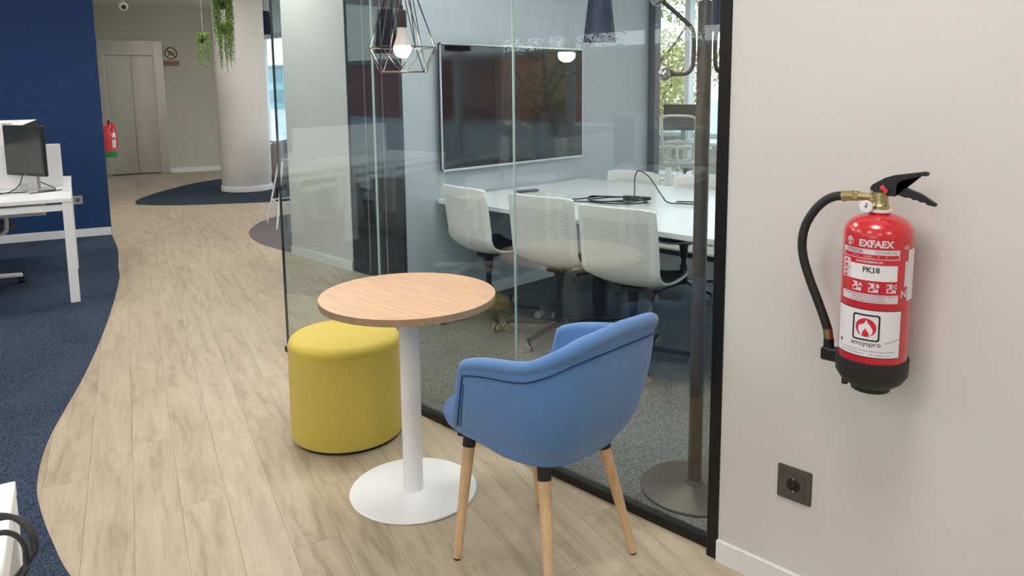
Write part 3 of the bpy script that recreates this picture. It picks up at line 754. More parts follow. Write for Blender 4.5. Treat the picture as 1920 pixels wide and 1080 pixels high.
# printed labels
LR = ER+.0003
bm = NB()
arc_patch(bm, ER, -137, -34, Z(1.0655), Z(1.0775), th=.0005)
arc_patch(bm, ER, -137, -34, Z(1.0545), Z(1.0560), th=.0005); arc_patch(bm, ER, -137, -135.7, Z(1.055), Z(1.066), th=.0005); arc_patch(bm, ER, -35.2, -34, Z(1.055), Z(1.066), th=.0005)
arc_patch(bm, ER, -137, -118.5, Z(1.0275), Z(1.0500), th=.0005); arc_patch(bm, ER, -137, -118.5, Z(1.0035), Z(1.0255), th=.0005)
arc_patch(bm, ER, -135.5, -33, Z(.9505), Z(.9705), th=.0005)
for c_ in (-104, -76, -47):
    arc_patch(bm, ER, c_-7, c_+2.5, Z(.976), Z(.9975), th=.0005); arc_patch(bm, ER, c_+2.5, c_+9, Z(.976), Z(.984), th=.0005)
arc_patch(bm, ER, -21, -13.5, Z(.9900), Z(1.050), th=.0005)
mk('printed_panel', bm, label_p, t)
bm = NB(); arc_patch(bm, ER, -117.5, -37, Z(1.0035), Z(1.0410), th=.0009); arc_patch(bm, ER, -13, 14, Z(.955), Z(1.077), th=.0009); mk('sticker', bm, label_w, t)
bm = NB(); text_cyl(bm, 'PK18', .0185, ER+.0012, -80, Z(1.0285), bold=.00045, width=.037); shape_cyl(bm, [(-.0042, 0), (.0042, 0), (.0042, .0018), (-.0042, .0018)], ER+.0012, -76.9, Z(1.0221)); shape_cyl(bm, [(-.0038, 0), (0, .0), (0, .0022), (-.0030, .0008)], ER+.0012, -76.9, Z(1.0318)); mk('sticker_text', bm, ink, t, smooth=False)
bm = NB()
text_cyl(bm, 'EXFAEX', .0225, LR+.0004, -74.5, Z(1.0905), bold=.0009, width=.077)
text_cyl(bm, 'SACAR EL PASADOR DEL', .0058, LR+.0004, -84, Z(1.0478), bold=.0002, width=.062)
for c_, s in ((-104, 'A'), (-76, 'B'), (-47, 'C')): text_cyl(bm, s, .0125, LR+.0005, c_+7.6, Z(.9915), bold=.0006)
text_cyl(bm, 'CE', .0115, LR+.0004, -21, Z(1.083), bold=.0003)
text_cyl(bm, 'N', .024, LR+.0004, -22, Z(.972), bold=.0006)
ring_cyl(bm, [(.0100*math.cos(2*PI*k/28), .0105*math.sin(2*PI*k/28)) for k in range(28)], [(.0086*math.cos(2*PI*k/28), .0091*math.sin(2*PI*k/28)) for k in range(28)], LR+.0004, -121, Z(1.0925))
for a, b_ in (((-.0016, -.0085), (.0016, .0105)), ((-.0075, .0005), (.0075, .0035)), ((-.0045, .0055), (.0045, .0080)), ((-.0045, -.0060), (.0045, -.0035))):
    shape_cyl(bm, [(a[0], a[1]), (b_[0], a[1]), (b_[0], b_[1]), (a[0], b_[1])], LR+.0005, -121, Z(1.0925))
text_cyl(bm, '2016      6 KG      B      C', .0050, LR+.0004, -84, Z(1.0607), width=.08)
mk('printed_lettering', bm, label_p, t, smooth=False)
bm = NB()
text_cyl(bm, 'EXTINTOR', .0105, LR+.0009, -111, Z(1.0715), bold=.0001, width=.046)
text_cyl(bm, 'POLVO ABC 6 KG', .0058, LR+.0009, -57, Z(1.0715), width=.046)
text_cyl(bm, 'NO USAR SOBRE TENSION ELECTRICA SUPERIOR A 35.000 V', .0052, LR+.0009, -84, Z(.9665), width=.122)
text_cyl(bm, 'NO TOXICO - NO CONDUCTOR', .0052, LR+.0009, -84, Z(.9605), width=.070)
text_cyl(bm, 'NO USAR SOBRE FUEGOS DE METALES', .0052, LR+.0009, -84, Z(.9545), width=.084)
mk('small_lettering', bm, mat('label_maroon', (.16, .03, .05), .5), t, smooth=False)
bm = NB()   # dark pictograms on the printed panels
for z_ in (1.044, 1.033, 1.019, 1.009): shape_cyl(bm, [(-.006, -.003), (.004, -.0036), (.006, .001), (-.002, .0034)], LR+.0009, -128, Z(z_))
for c_ in (-104, -76, -47):
    shape_cyl(bm, [(-.007, -.005), (-.002, -.0065), (.003, -.004), (.0045, -.001), (.0, .001), (-.004, .0)], LR+.0009, c_-1, Z(.985)); shape_cyl(bm, [(-.006, .0), (-.001, .0), (-.001, .006), (-.004, .008), (-.006, .006)], LR+.0009, c_-2.5, Z(.9875))
mk('pictogram', bm, ink_r, t, smooth=False)
# maker's square label
ph = -84.0
bm = NB(); arc_patch(bm, ER, -146, -24.0, Z(.8165), Z(.9335), th=.0006); mk('label_border', bm, ink, t)
bm = NB(); arc_patch(bm, ER, -145, -25.2, Z(.8185), Z(.9315), th=.0009); mk('label', bm, label_w, t)
bm = NB(); R3 = ER+.0013
ring_cyl(bm, rrect(.062, .0645, .006), rrect(.0540, .0565, .004), R3, ph+.5, Z(.8895))
text_cyl(bm, 'amsyspro', .0168, R3, ph+1, Z(.8500), bold=.0001, width=.068)
shape_cyl(bm, [(.0035*math.cos(2*PI*k/12), .0045*math.sin(2*PI*k/12)) for k in range(12)], R3, -131, Z(.8460))
text_cyl(bm, 'POL. IND. SAN JOSE DE VALDERAS, 28918 LEGANES (MADRID)', .0042, R3, -84, Z(.8325), width=.135)
text_cyl(bm, 'WWW.AMSYSPRO.ES      TEL. 91 000 00 00', .0042, R3, -86, Z(.8245), width=.118)
mk('label_lettering', bm, ink, t, smooth=False)
bm = NB(); shape_cyl(bm, [(-.018, -.005), (.018, .0055), (.018, .0085), (-.018, -.002)], R3, -39, Z(.8575)); text_cyl(bm, '- - -', .006, R3, -139, Z(.846)); mk('label_strip', bm, mat('label_light_grey', (.42, .42, .44), .5), t, smooth=False)
bm = NB(); e_ = [(.0230*math.cos(2*PI*k/40), .0225*math.sin(2*PI*k/40)) for k in range(40)]; shape_cyl(bm, e_, R3, ph+.5, Z(.8895)); mk('flame_disc', bm, ink_r, t, smooth=False)
fl_ = [(-.010, -.0195), (-.0165, -.008), (-.0165, .002), (-.012, .0075), (-.0105, .004), (-.007, .0100), (-.005, .0075), (.001, .0195), (.004, .012), (.0095, .006), (.0150, -.003), (.0160, -.010), (.0120, -.0180), (.008, -.0205), (.007, -.012), (.002, -.007), (.000, -.001), (-.003, -.006), (-.0065, -.010), (-.008, -.0205)]
bm = NB(); shape_cyl(bm, fl_, R3+.0004, ph+.5, Z(.8895)); mk('flame', bm, label_w, t, smooth=False)

# small extinguisher far down the corridor
e2 = thing('fire_extinguisher', 'small distant red fire extinguisher with green base at the edge of the blue wall', 'fire extinguisher', (-10.495, 3.285, .64), AB)
bm = NB(); lathe(bm, [(0, .05), (.075, .05), (.075, .36), (.06, .40), (.03, .425), (0, .43)], 32); mk('body', bm, red_m, e2)
bm = NB(); lathe(bm, [(0, 0), (.078, .0), (.08, .01), (.08, .075), (0, .075)], 32); mk('base_boot', bm, green_m, e2)
bm = NB(); b6(bm, -.03, .05, -.012, .012, .425, .465, bev=.004); b6(bm, .0, .11, -.01, .01, .455, .475, bev=.003); mk('lever', bm, blackpl, e2, smooth=False)
bm = NB(); arc_patch(bm, .075, 20, 75, .12, .22); arc_patch(bm, .075, 20, 75, .25, .31); mk('label', bm, label_w, e2)
bm = NB(); tube(bm, cr([(.05, .03, .44), (.09, .07, .40), (.085, .08, .25), (.08, .075, .12)], 6), .010, 10); mk('hose', bm, red_m, e2)
bm = NB(); b6(bm, -.03, .03, -.16, -.07, .25, .30); mk('wall_bracket', bm, black_m, e2, smooth=False)

# ---- wall sockets
def socket(name, label, x, z, s, M, plate, well):
    t = thing(name, label, 'socket')
    t.matrix_world = M
    bm = NB(); prism(bm, rrect(s, s, .004, 2), 0, .007); 
    te = [e for e in bm.edges if all(v.co.z > .006 for v in e.verts)]; bmesh.ops.bevel(bm, geom=te, offset=.002, segments=2, affect='EDGES'); mk('frame', bm, plate, t, smooth=False)
    bm = NB(); prism(bm, rrect(s*.66, s*.66, .004, 2), .007, .0095); bm2 = bm; mk('insert', bm2, plate, t, smooth=False)
    bm = NB(); lathe(bm, [(.0225, .0098), (.0205, .0100), (.0200, .0098), (0, .0097)], 36); mk('well', bm, well, t)
    bm = NB(); lathe(bm, [(.0225, .0096), (.0225, .0110), (.0205, .0112), (.0200, .0098)], 36); mk('rim', bm, plate, t)
    bm = NB()
    for x_ in (-.0095, .0095): cyl(bm, (x_, 0, .0097), (x_, 0, .0101), .0026, seg=10)
    mk('hole', bm, mat('pin_hole', (.002, .002, .002), .8), t)
    bm = NB(); b6(bm, -.003, .003, -.0195, -.0160, .0098, .0118); b6(bm, -.003, .003, .0160, .0195, .0098, .0118); mk('earth_clip', bm, chrome, t, smooth=False)
    return t
MF = TR(-.864, WY, .338) @ Matrix.Rotation(PI/2, 4, 'X')
socket('wall_socket', 'square anthracite power socket low on the white wall', 0, 0, .098, MF, socket_m, socket_d)
M2 = TR(*(BW0-V*.32+U*.001)) @ TR(0, 0, .385) @ RZ(AB) @ Matrix.Rotation(PI/2, 4, 'Z') @ Matrix.Rotation(PI/2, 4, 'X')
s2 = thing('wall_socket', 'grey double socket on the blue wall behind the desk leg', 'socket'); s2.matrix_world = M2
bm = NB(); prism(bm, rrect(.17, .085, .005, 2), 0, .010); mk('frame', bm, grey_pl, s2, smooth=False)
bm = NB()
for x_ in (-.042, .042): lathe(bm, [(.022, .0102), (.021, .0104), (0, .0102)], 24, (x_, 0, 0))
mk('well', bm, mat('socket_grey_well', (.12, .12, .13), .5), s2)

# ---- coat rack in the meeting room
t = thing('coat_rack', 'tall brown metal coat rack with ball-tipped arms behind the glass', 'coat rack', (-1.372, 2.310, 0))
bm = NB(); lathe(bm, [(0, 0.004), (.190, .004), (.194, .007), (.194, .012), (.190, .015), (.05, .022), (.034, .028), (.026, .045), (0, .045)], 72); mk('base', bm, taupe, t)
bm = NB(); lathe(bm, [(.0245, .03), (.0245, 1.737), (.022, 1.742), (0, 1.742)], 28); mk('pole', bm, taupe, t)
ball = bmesh.new
for k, a in enumerate((math.radians(45.2+180), math.radians(45.2), math.radians(120))):
    M = RZ(a)
    pts = cr([(.118, 0, 1.502), (.085, 0, 1.500), (.055, 0, 1.505), (.040, 0, 1.525), (.0365, 0, 1.565), (.0365, 0, 1.62), (.043, 0, 1.650), (.070, 0, 1.678), (.120, 0, 1.722), (.150, 0, 1.745)], 6)
    bm = NB(); tube(bm, pts, .0072, 10, M=M); ar = mk('arm', bm, taupe, t)
    for P in ((.132, 0, 1.502), (.162, 0, 1.750)):
        bm = NB(); lathe(bm, [(.024*math.sin(q*PI/12), -.024*math.cos(q*PI/12)) for q in range(13)], 24, P, M); mk('ball', bm, chrome, ar)
        bm = NB(); cyl(bm, (P[0]-.026, 0, P[2]), (P[0]-.012, 0, P[2]), .011, .020, 16, M); mk('cup', bm, taupe, ar)
    if k == 0: pass

# ---- meeting chairs
def castor(bm_w, bm_f, P, a, r=.025):
    M = TR(*P) @ RZ(a)
    for s in (-1, 1):
        cyl(bm_w, (0, s*.010, r), (0, s*.022, r), r, r, 18, M)
    cyl(bm_f, (0, -.009, r), (0, .009, r), r*.75, seg=12, M=M); cyl(bm_f, (.008, 0, r*1.2), (.008, 0, r*2.5), .007, seg=8, M=M)
    cyl(bm_w, (0, -.0235, r), (0, .0235, r), r*.45, seg=10, M=M)
def meeting_chair(label, seat_z=.44, phase=0.0):
    t = thing('swivel_chair', label, 'chair', group='white meeting chairs')
    # shell: profile in (forward, height), width varies; back curls into the seat
    dz = seat_z-.44
    pf = [(-.232, .868), (-.222, .80), (-.205, .70), (-.192, .60), (-.172, .53), (-.125, .468), (-.05, .440), (.05, .433), (.14, .440), (.20, .447), (.235, .440)]
    wd = [.224, .227, .229, .229, .228, .228, .224, .222, .218, .205, .17]
    sp = cr([(a, b_+dz, c) for (a, b_), c in zip(pf, wd)], 4)
    bm = NB(); uvl = bm.loops.layers.uv.new('uv'); NW = 14; rows = []
    L_ = len(sp)
    for k, p in enumerate(sp):
        row = []
        for i in range(NW+1):
            s = -1+2*i/NW; w = p.z*s
            if k < 3: w = (p.z-.018*(3-k)*0)*s
            curl = abs(s)**2.4
            back = max(0, min(1, (p.y-dz-.46)/.12))
            x = p.x+curl*(.045*back+.008*(1-back)); z = p.y+curl*(.030*(1-back))
            if k == 0: z -= .022*abs(s)**8
            row.append((bm.verts.new((x, w, z)), (i/NW, 1-k/(L_-1))))
        rows.append(row)
    for a, b_ in zip(rows, rows[1:]):
        for i in range(NW):
            q = (a[i], a[i+1], b_[i+1], b_[i]); f = bm.faces.new([v[0] for v in q])
            for l, v in zip(f.loops, q): l[uvl].uv = v[1]
    sh = mk('shell', bm, perf, t, mods=(('SOLIDIFY', dict(thickness=.012, offset=0)), ('BEVEL', dict(width=.004, segments=2, limit_method='ANGLE', angle_limit=math.radians(50)))))
    # seat pad, dark, running up the inside of the back
    bm = NB(); pr_ = [p for p in sp if p.y-dz < .74][0:]; rows = []
    for k, p in enumerate(pr_[:-2]):
        row = []
        for i in range(9):
            s = -1+i/4; back = max(0, min(1, (p.y-dz-.46)/.12)); curl = abs(s)**2.4
            x = p.x+.013*back+.006+curl*(.040*back); z = p.y+.013*(1-back)+curl*(.026*(1-back))
            row.append(bm.verts.new((x, p.z*.92*s, z)))
        rows.append(row)
    for a, b_ in zip(rows, rows[1:]):
        for i in range(8): bm.faces.new((a[i], a[i+1], b_[i+1], b_[i]))
    mk('seat_pad', bm, mat('charcoal_fabric', (.018, .019, .022), .9), t, mods=(('SOLIDIFY', dict(thickness=.012, offset=0)),))
    bm = NB(); b6(bm, -.06, .06, -.055, .055, .398+dz, .428+dz, bev=.008); cyl(bm, (0, 0, .30+dz), (0, 0, .41+dz), .024, .034, 20); cyl(bm, (0, 0, .09), (0, 0, .36+dz), .018, .018, 20); cyl(bm, (0, 0, .075), (0, 0, .21), .028, .026, 20); mk('gas_lift', bm, blackpl, t)
    hb = NB(); cyl(hb, (0, 0, .07), (0, 0, .115), .042, .036, 24); base = mk('base', hb, blackpl, t)
    for k in range(5):
        a = phase+k*2*PI/5; M = RZ(a)
        bm = NB(); vs = box(bm, (.175, 0, .085), (.30, .040, .026), None, .006, 2)
        for v in vs:
            f_ = (v.co.x-.03)/.30; v.co.y *= (1.15-.5*f_); v.co.z = .092-.022*f_+(v.co.z-.085)*(1.2-.5*f_)
        xf(bm, vs, M); lg = mk('leg', bm, blackpl, base)
        P = M @ Vector((.325, 0, 0)); w, f = NB(), NB(); castor(w, f, P, a+PI/2+.6*k)
        # castor is a part of the chair of its own
        c_ = mk('castor', w, castor_g, t); mk('castor_fork', f, blackpl, c_)
    return t
FW_ = PI/2
for (x, y, rz, sz, phw, lab) in (
    (-3.46, 3.265, FW_-.12, .44, 253, 'white perforated swivel chair at the near table side, closest to the television wall'),
    (-2.865, 3.27, FW_+.10, .44, 279, 'white perforated swivel chair, middle one of the near table side'),
    (-2.305, 3.225, FW_+.10, .44, 317, 'white perforated swivel chair at the near table side, closest to the coat rack'),
    (-3.40, 4.555, -FW_+.05, .395, 20, 'white swivel chair across the table, left one of the far side'),
    (-2.86, 4.60, -FW_-.05, .395, 50, 'white swivel chair across the table, beside the coat rack pole')):
    c = meeting_chair(lab, sz, math.radians(phw)-rz); c.location = (x, y, 0); c.rotation_euler = (0, 0, rz)

# ---- meeting table
t = thing('meeting_table', 'large white meeting table standing against the television wall', 'table', (-2.3, 3.93, 0))
bm = NB(); b6(bm, -1.545, 1.9, -.755, .755, .712, .742, bev=.003, seg=2); mk('tabletop', bm, mat('white_laminate', (.74, .76, .77), .22, spec=.5), t, smooth=False)
bm = NB()
for y_ in (-.42, .42): b6(bm, -1.3, 1.7, y_-.025, y_+.025, .672, .712)
for x_ in (-.75, -.2, .4): b6(bm, x_-.02, x_+.02, -.66, .66, .680, .712)
mk('under_frame', bm, white_m, t, smooth=False)
for x_ in (-.78, 1.1):
    bm = NB(); cyl(bm, (x_, 0, .01), (x_, 0, .69), .055, seg=28); lathe(bm, [(0, 0), (.34, 0), (.345, .006), (.34, .012), (.06, .02), (0, .02)], 56, (x_, 0, .004)); mk('leg', bm, black_m, t)
bm = NB(); b6(bm, -.75, -.45, -.30, -.05, .60, .66); mk('cable_tray', bm, black_m, t, smooth=False)
# cables and remote on the table
TZ = .742
def cable(name, label, pts, r, m=rubber, n=8, grp=None, closed=False):
    bm = NB(); tube(bm, cr(pts, n, closed), r, 8, closed); o = mk(name, bm, m); return tag(o, label, 'cable', grp)
rc = random.Random(5)
pts = []
for k in range(34):
    a = 2*PI*k/10.5; rx, ry = .20+.06*math.sin(k*.9), .105+.04*math.cos(k*.7)
    pts.append((-2.86+rx*math.cos(a)*.72+ry*math.sin(a)*.72, 3.76+rx*math.cos(a)*.70-ry*math.sin(a)*.72, TZ+.008+.0006*k+.006*abs(math.sin(k*1.3))))
pts += [(-2.72, 3.80, TZ+.06), (-2.76, 3.86, TZ+.15), (-2.76, 3.90, TZ+.20), (-2.70, 3.93, TZ+.16), (-2.62, 3.95, TZ+.05), (-2.58, 3.96, TZ+.01), (-2.48, 3.97, TZ+.012), (-2.40, 4.02, TZ+.01), (-2.46, 4.08, TZ+.01), (-2.56, 4.02, TZ+.01)]
o = cable('cable_coil', 'black cable coiled on the white meeting table with a loop standing up', pts, .0042)
bm = NB(); box(bm, (-2.79, 3.83, TZ+.034), (.05, .04, .028), None, .004); box(bm, (-2.70, 3.91, TZ+.030), (.05, .022, .02), None, .003)
m_ = mk('plug', bm, blackpl, o, smooth=False)
bm = NB(); box(bm, (0, 0, .008), (.16, .04, .014), None, .003)
tag(mk('remote_control', bm, mat('dark_grey_plastic', (.07, .08, .09), .4), None, False, loc=(-3.62, 3.80, TZ)), 'slim dark remote control lying near the wall end of the meeting table', 'remote'); bpy.data.objects['remote_control'].rotation_euler = (0, 0, 1.3)

# ---- television
t = thing('television', 'large wall-mounted black television with thin silver frame', 'television', (TX, 3.905, .925))
bm = NB(); b6(bm, .03, .058, -.712, .712, .0, .825, bev=.003); mk('casing', bm, blackpl, t, smooth=False)
bm = NB(); b6(bm, .0575, .0595, -.700, .700, .018, .812); mk('screen', bm, screen_m, t, smooth=False)
bm = NB(); b6(bm, .052, .063, -.716, .716, -.004, .010); b6(bm, .052, .063, -.716, .716, .817, .829); b6(bm, .052, .063, -.716, -.708, -.004, .829); b6(bm, .052, .063, .708, .716, -.004, .829); mk('bezel', bm, silver, t, smooth=False)
bm = NB(); b6(bm, 0, .03, -.2, .2, .2, .6); mk('wall_mount', bm, black_m, t, smooth=False)

# ---- navy slatted pendant shades over the meeting table
def navy_lamp(x, y, zb, label, h=.36, r0=.103, r1=.062):
    t = thing('slatted_pendant', label, 'lamp', (x, y, zb), 0, 'navy slatted pendant lamps')
    bm = NB()
    n = 44
    for i in range(n):
        a = 2*PI*i/n; M = RZ(a); vs = box(bm, (0, 0, 0), (.0035, .0098, h), None)
        for v in vs: v.co.x += r0+(r1-r0)*((v.co.z+h/2)/h); v.co.z += h/2
        xf(bm, vs, M)
    s = mk('slats', bm, navy_sh, t, smooth=False); s['kind'] = 'stuff'
    bm = NB(); tube(bm, [(r0*math.cos(2*PI*i/48), r0*math.sin(2*PI*i/48), 0) for i in range(48)], .003, 6, True); tube(bm, [(r1*math.cos(2*PI*i/48), r1*math.sin(2*PI*i/48), h) for i in range(48)], .003, 6, True); mk('ring', bm, navy_sh, t)
    bm = NB(); lathe(bm, [(r0-.010, .004), (r1-.010, h-.004)], 32); mk('liner', bm, navy_sh, t)
    bm = NB(); lathe(bm, [(0, h-.02), (r1, h-.02), (r1, h), (0, h)], 32); cyl(bm, (0, 0, h-.10), (0, 0, h), .02, seg=14); mk('lamp_holder', bm, blackpl, t)
    bm = NB(); cyl(bm, (0, 0, h), (0, 0, CEIL-zb), .003, seg=6); mk('cord', bm, blackpl, t)
    return t
navy_lamp(-3.112, 3.95, 1.752, 'navy slatted pendant shade right of the television')
navy_lamp(-2.262, 3.95, 1.772, 'navy slatted pendant shade beside the coat rack top')
navy_lamp(-11.78, 6.17, 2.38, 'navy slatted pendant shade half hidden behind the round column', .36, .125, .08)

# ---- desks, monitors, task chairs
ADK = math.radians(-15.3); UA = Vector((math.cos(ADK), math.sin(ADK), 0)); VA = Vector((-math.sin(ADK), math.cos(ADK), 0))
def desk(label, O, w=1.6, d=.8, tray=True, group='white workstation desks', legy=None):
    """local x along -V (length), local y along -U (depth); O = outer near corner"""
    t = thing('desk', label, 'desk', (O.x, O.y, 0), math.atan2(-VA.y, -VA.x), group)
    bm = NB(); b6(bm, 0, w, -d, 0, .715, .742, bev=.002); mk('desktop', bm, white_m, t, smooth=False)
    for x_ in (.0, w-.06):
        for y_ in (legy or (-.06, -d+.01)):
            bm = NB(); b6(bm, x_, x_+.06, y_, y_+.05, .0, .715, bev=.002); mk('leg', bm, white_m, t, smooth=False)
    bm = NB(); b6(bm, .06, w-.06, -.055, -.025, .655, .70); b6(bm, .06, w-.06, -d+.02, -d+.05, .655, .70); b6(bm, 0.005, .055, -d+.06, -.06, .665, .715); b6(bm, w-.055, w-.005, -d+.06, -.06, .665, .715); mk('frame', bm, white_m, t, smooth=False)
    if tray:
        bm = NB(); b6(bm, .18, w-.2, -d+.08, -d+.24, .56, .575); b6(bm, .18, w-.2, -d+.08, -d+.09, .575, .65); b6(bm, .18, w-.2, -d+.23, -d+.24, .575, .63); b6(bm, .40, .46, -d+.1, -d+.2, .57, .715); mk('cable_tray', bm, white_m, t, smooth=False)
    return t
DROT = math.atan2(-VA.y, -VA.x)
def monitor(label, P, rz, group='desk monitors', w=.50, h=.31, lift=.13):
    t = thing('monitor', label, 'monitor', (P[0], P[1], .742), rz, group)
    bm = NB(); b6(bm, -.012, .016, -w/2, w/2, lift, lift+h, bev=.003); c_ = mk('casing', bm, blackpl, t, smooth=False)
    bm = NB(); b6(bm, .0155, .0172, -w/2+.014, w/2-.014, lift+.022, lift+h-.014); mk('screen', bm, mon_screen, t, smooth=False)
    bm = NB(); text_flat(bm, 'DELL', .012, TR(.0168, 0, lift+.011) @ Matrix(((0, 0, 1, 0), (1, 0, 0, 0), (0, 1, 0, 0), (0, 0, 0, 1)))); mk('badge', bm, silver, t, smooth=False)
    bm = NB(); b6(bm, -.035, -.012, -.12, .12, lift+.06, lift+.24, bev=.006); mk('rear_housing', bm, blackpl, t, smooth=False)
    bm = NB(); vs = b6(bm, -.070, -.038, -.035, .035, .008, lift+.22, bev=.004)
    mk('stand', bm, silver, t, smooth=False)
    bm = NB(); prism(bm, rrect(.20, .24, .02), .0, .010, TR(-.03, 0, 0)); mk('foot', bm, silver, t, smooth=False)
    return t
def white_monitor(label, P, rz, group='desk monitors', w=.60, h=.40, lift=.12):
    """seen from behind: tapered white back with vent slots; faces local +x"""
    t = thing('monitor', label, 'monitor', (P[0], P[1], .742), rz, group)
    bm = NB(); b6(bm, .0, .03, -w/2, w/2, lift, lift+h, bev=.003); mk('casing', bm, blackpl, t, smooth=False)
    bm = NB(); b6(bm, .0295, .0315, -w/2+.015, w/2-.015, lift+.02, lift+h-.015); mk('screen', bm, mon_screen, t, smooth=False)
    bm = NB(); A_ = [(0, -w/2+.002, lift+.002), (0, w/2-.002, lift+.002), (0, w/2-.002, lift+h-.002), (0, -w/2+.002, lift+h-.002)]; B_ = [(-.10, -w/2+.12, lift+.05), (-.10, w/2-.12, lift+.05), (-.10, w/2-.12, lift+h-.05), (-.10, -w/2+.12, lift+h-.05)]
    a = [bm.verts.new(p) for p in A_]; b_ = [bm.verts.new(p) for p in B_]; bm.faces.new(a); bm.faces.new(b_)
    for i in range(4):
        f = bm.faces.new((a[i], a[(i+1) % 4], b_[(i+1) % 4], b_[i])); f.material_index = i % 2
    mk('back_cover', bm, [whitepl, blackpl], t, smooth=False)
    bm = NB()
    for i in range(26):
        y_ = -.19+.38*i/25; box(bm, (-.050, y_, lift+h-.0255), (.050, .005, .008), None)
    s = mk('vent_slots', bm, grey_pl, t, smooth=False); s['kind'] = 'stuff'
    bm = NB(); b6(bm, -.10, -.07, -.04, .04, .01, lift+.22, bev=.004); mk('stand', bm, whitepl, t, smooth=False)
    bm = NB(); prism(bm, rrect(.20, .26, .02), .0, .010, TR(-.05, 0, 0)); mk('foot', bm, whitepl, t, smooth=False)
    return t
def divider(label, O, w):
    bm = NB(); b6(bm, .07, w-.05, -.012, .012, .30, .345, bev=.002)
    t = thing('desk_divider', label, 'divider', (O.x, O.y, .72), DROT, 'white desk dividers')
    bm.free(); bm = NB(); b6(bm, .07, w-.05, -.011, .011, .022, .352, bev=.003); mk('panel', bm, white_m, t, smooth=False)
    bm = NB(); b6(bm, .3, .36, -.016, .016, .0, .06); b6(bm, w-.4, w-.34, -.016, .016, .0, .06); mk('clamp', bm, silver, t, smooth=False)
    return t
def LP(O, s, dpt):  # point on a cluster: s along its length, dpt across
    return O - VA*s - UA*dpt
OA = Vector((-5.80, 1.525, 0)); OA = Vector((-5.815, 1.545, 0))
desk('white desk with a black monitor in front of the blue wall', OA, legy=(-.06,))
desk('white desk behind the white divider by the blue wall', LP(OA, 0, .83), tray=False, legy=(-.40,))
divider('white desk divider behind the black monitor', LP(OA, -.02, .815), 1.6)
monitor('small black monitor turned sideways on the white desk', LP(OA, .27, .62), math.radians(-70), w=.44, h=.37, lift=.115)
white_monitor('wide monitor seen from behind with white vented back', LP(OA, .56, 1.20), ADK+PI, w=.72, h=.36, lift=.15)
desk('third desk of the row by the blue wall, outside the picture', LP(OA, 1.62, 0))
desk('fourth desk of the row by the blue wall, outside the picture', LP(OA, 1.62, .83), tray=False)
divider('second divider of the desk row, outside the picture', LP(OA, 1.60, .815), 1.6)
# cables of the black monitor
def dcable(name, lab, pts, r=.0035):
    P = [LP(OA, s, d) + Vector((0, 0, z)) for s, d, z in pts]; return cable(name, lab, P, r)
dcable('monitor_cable', 'black cable hanging from the bottom of the small monitor', [(.30, .62, .862), (.31, .61, .84), (.33, .58, .79), (.40, .50, .752), (.55, .46, .747), (.8, .45, .747)])
dcable('power_cable', 'black cable looping on the desk right of the monitor stand', [(.26, .70, .85), (.20, .68, .80), (.13, .62, .765), (.10, .55, .749), (.16, .52, .747), (.34, .52, .747), (.6, .56, .747)])
dcable('desk_cable', 'short loose black cable end lying on the desk by the corner', [(.26, .40, .7465), (.18, .44, .7465), (.08, .50, .7465), (.06, .55, .7465)])

# near desk cluster, only its corner in view at the bottom left
OB = Vector((-1.607, .291, 0))+UA*1.63
desk('white desk whose corner shows at the bottom left of the picture', LP(OB, 0, .83), tray=False)
desk('white desk beside the camera, outside the picture', OB, tray=False)
divider('white divider between the near desks, outside the picture', LP(OB, .25, .815), 1.35)
# black cable loops at that corner
cl = []
for k in range(3):
    for i in range(12):
        a = 2*PI*i/12; R_ = (.052, .036, .046)[k]
        c0 = Vector((-1.262-.006*k, .196+.006*k, (.796, .782, .790)[k]))
        cl.append(c0 + Vector((.7095, .7047, 0))*R_*math.cos(a) + Vector((-.25, .25, .93))*R_*math.sin(a))
cable('cable_loop', 'thick black cable loops on the near desk corner at bottom left', cl, .0040)

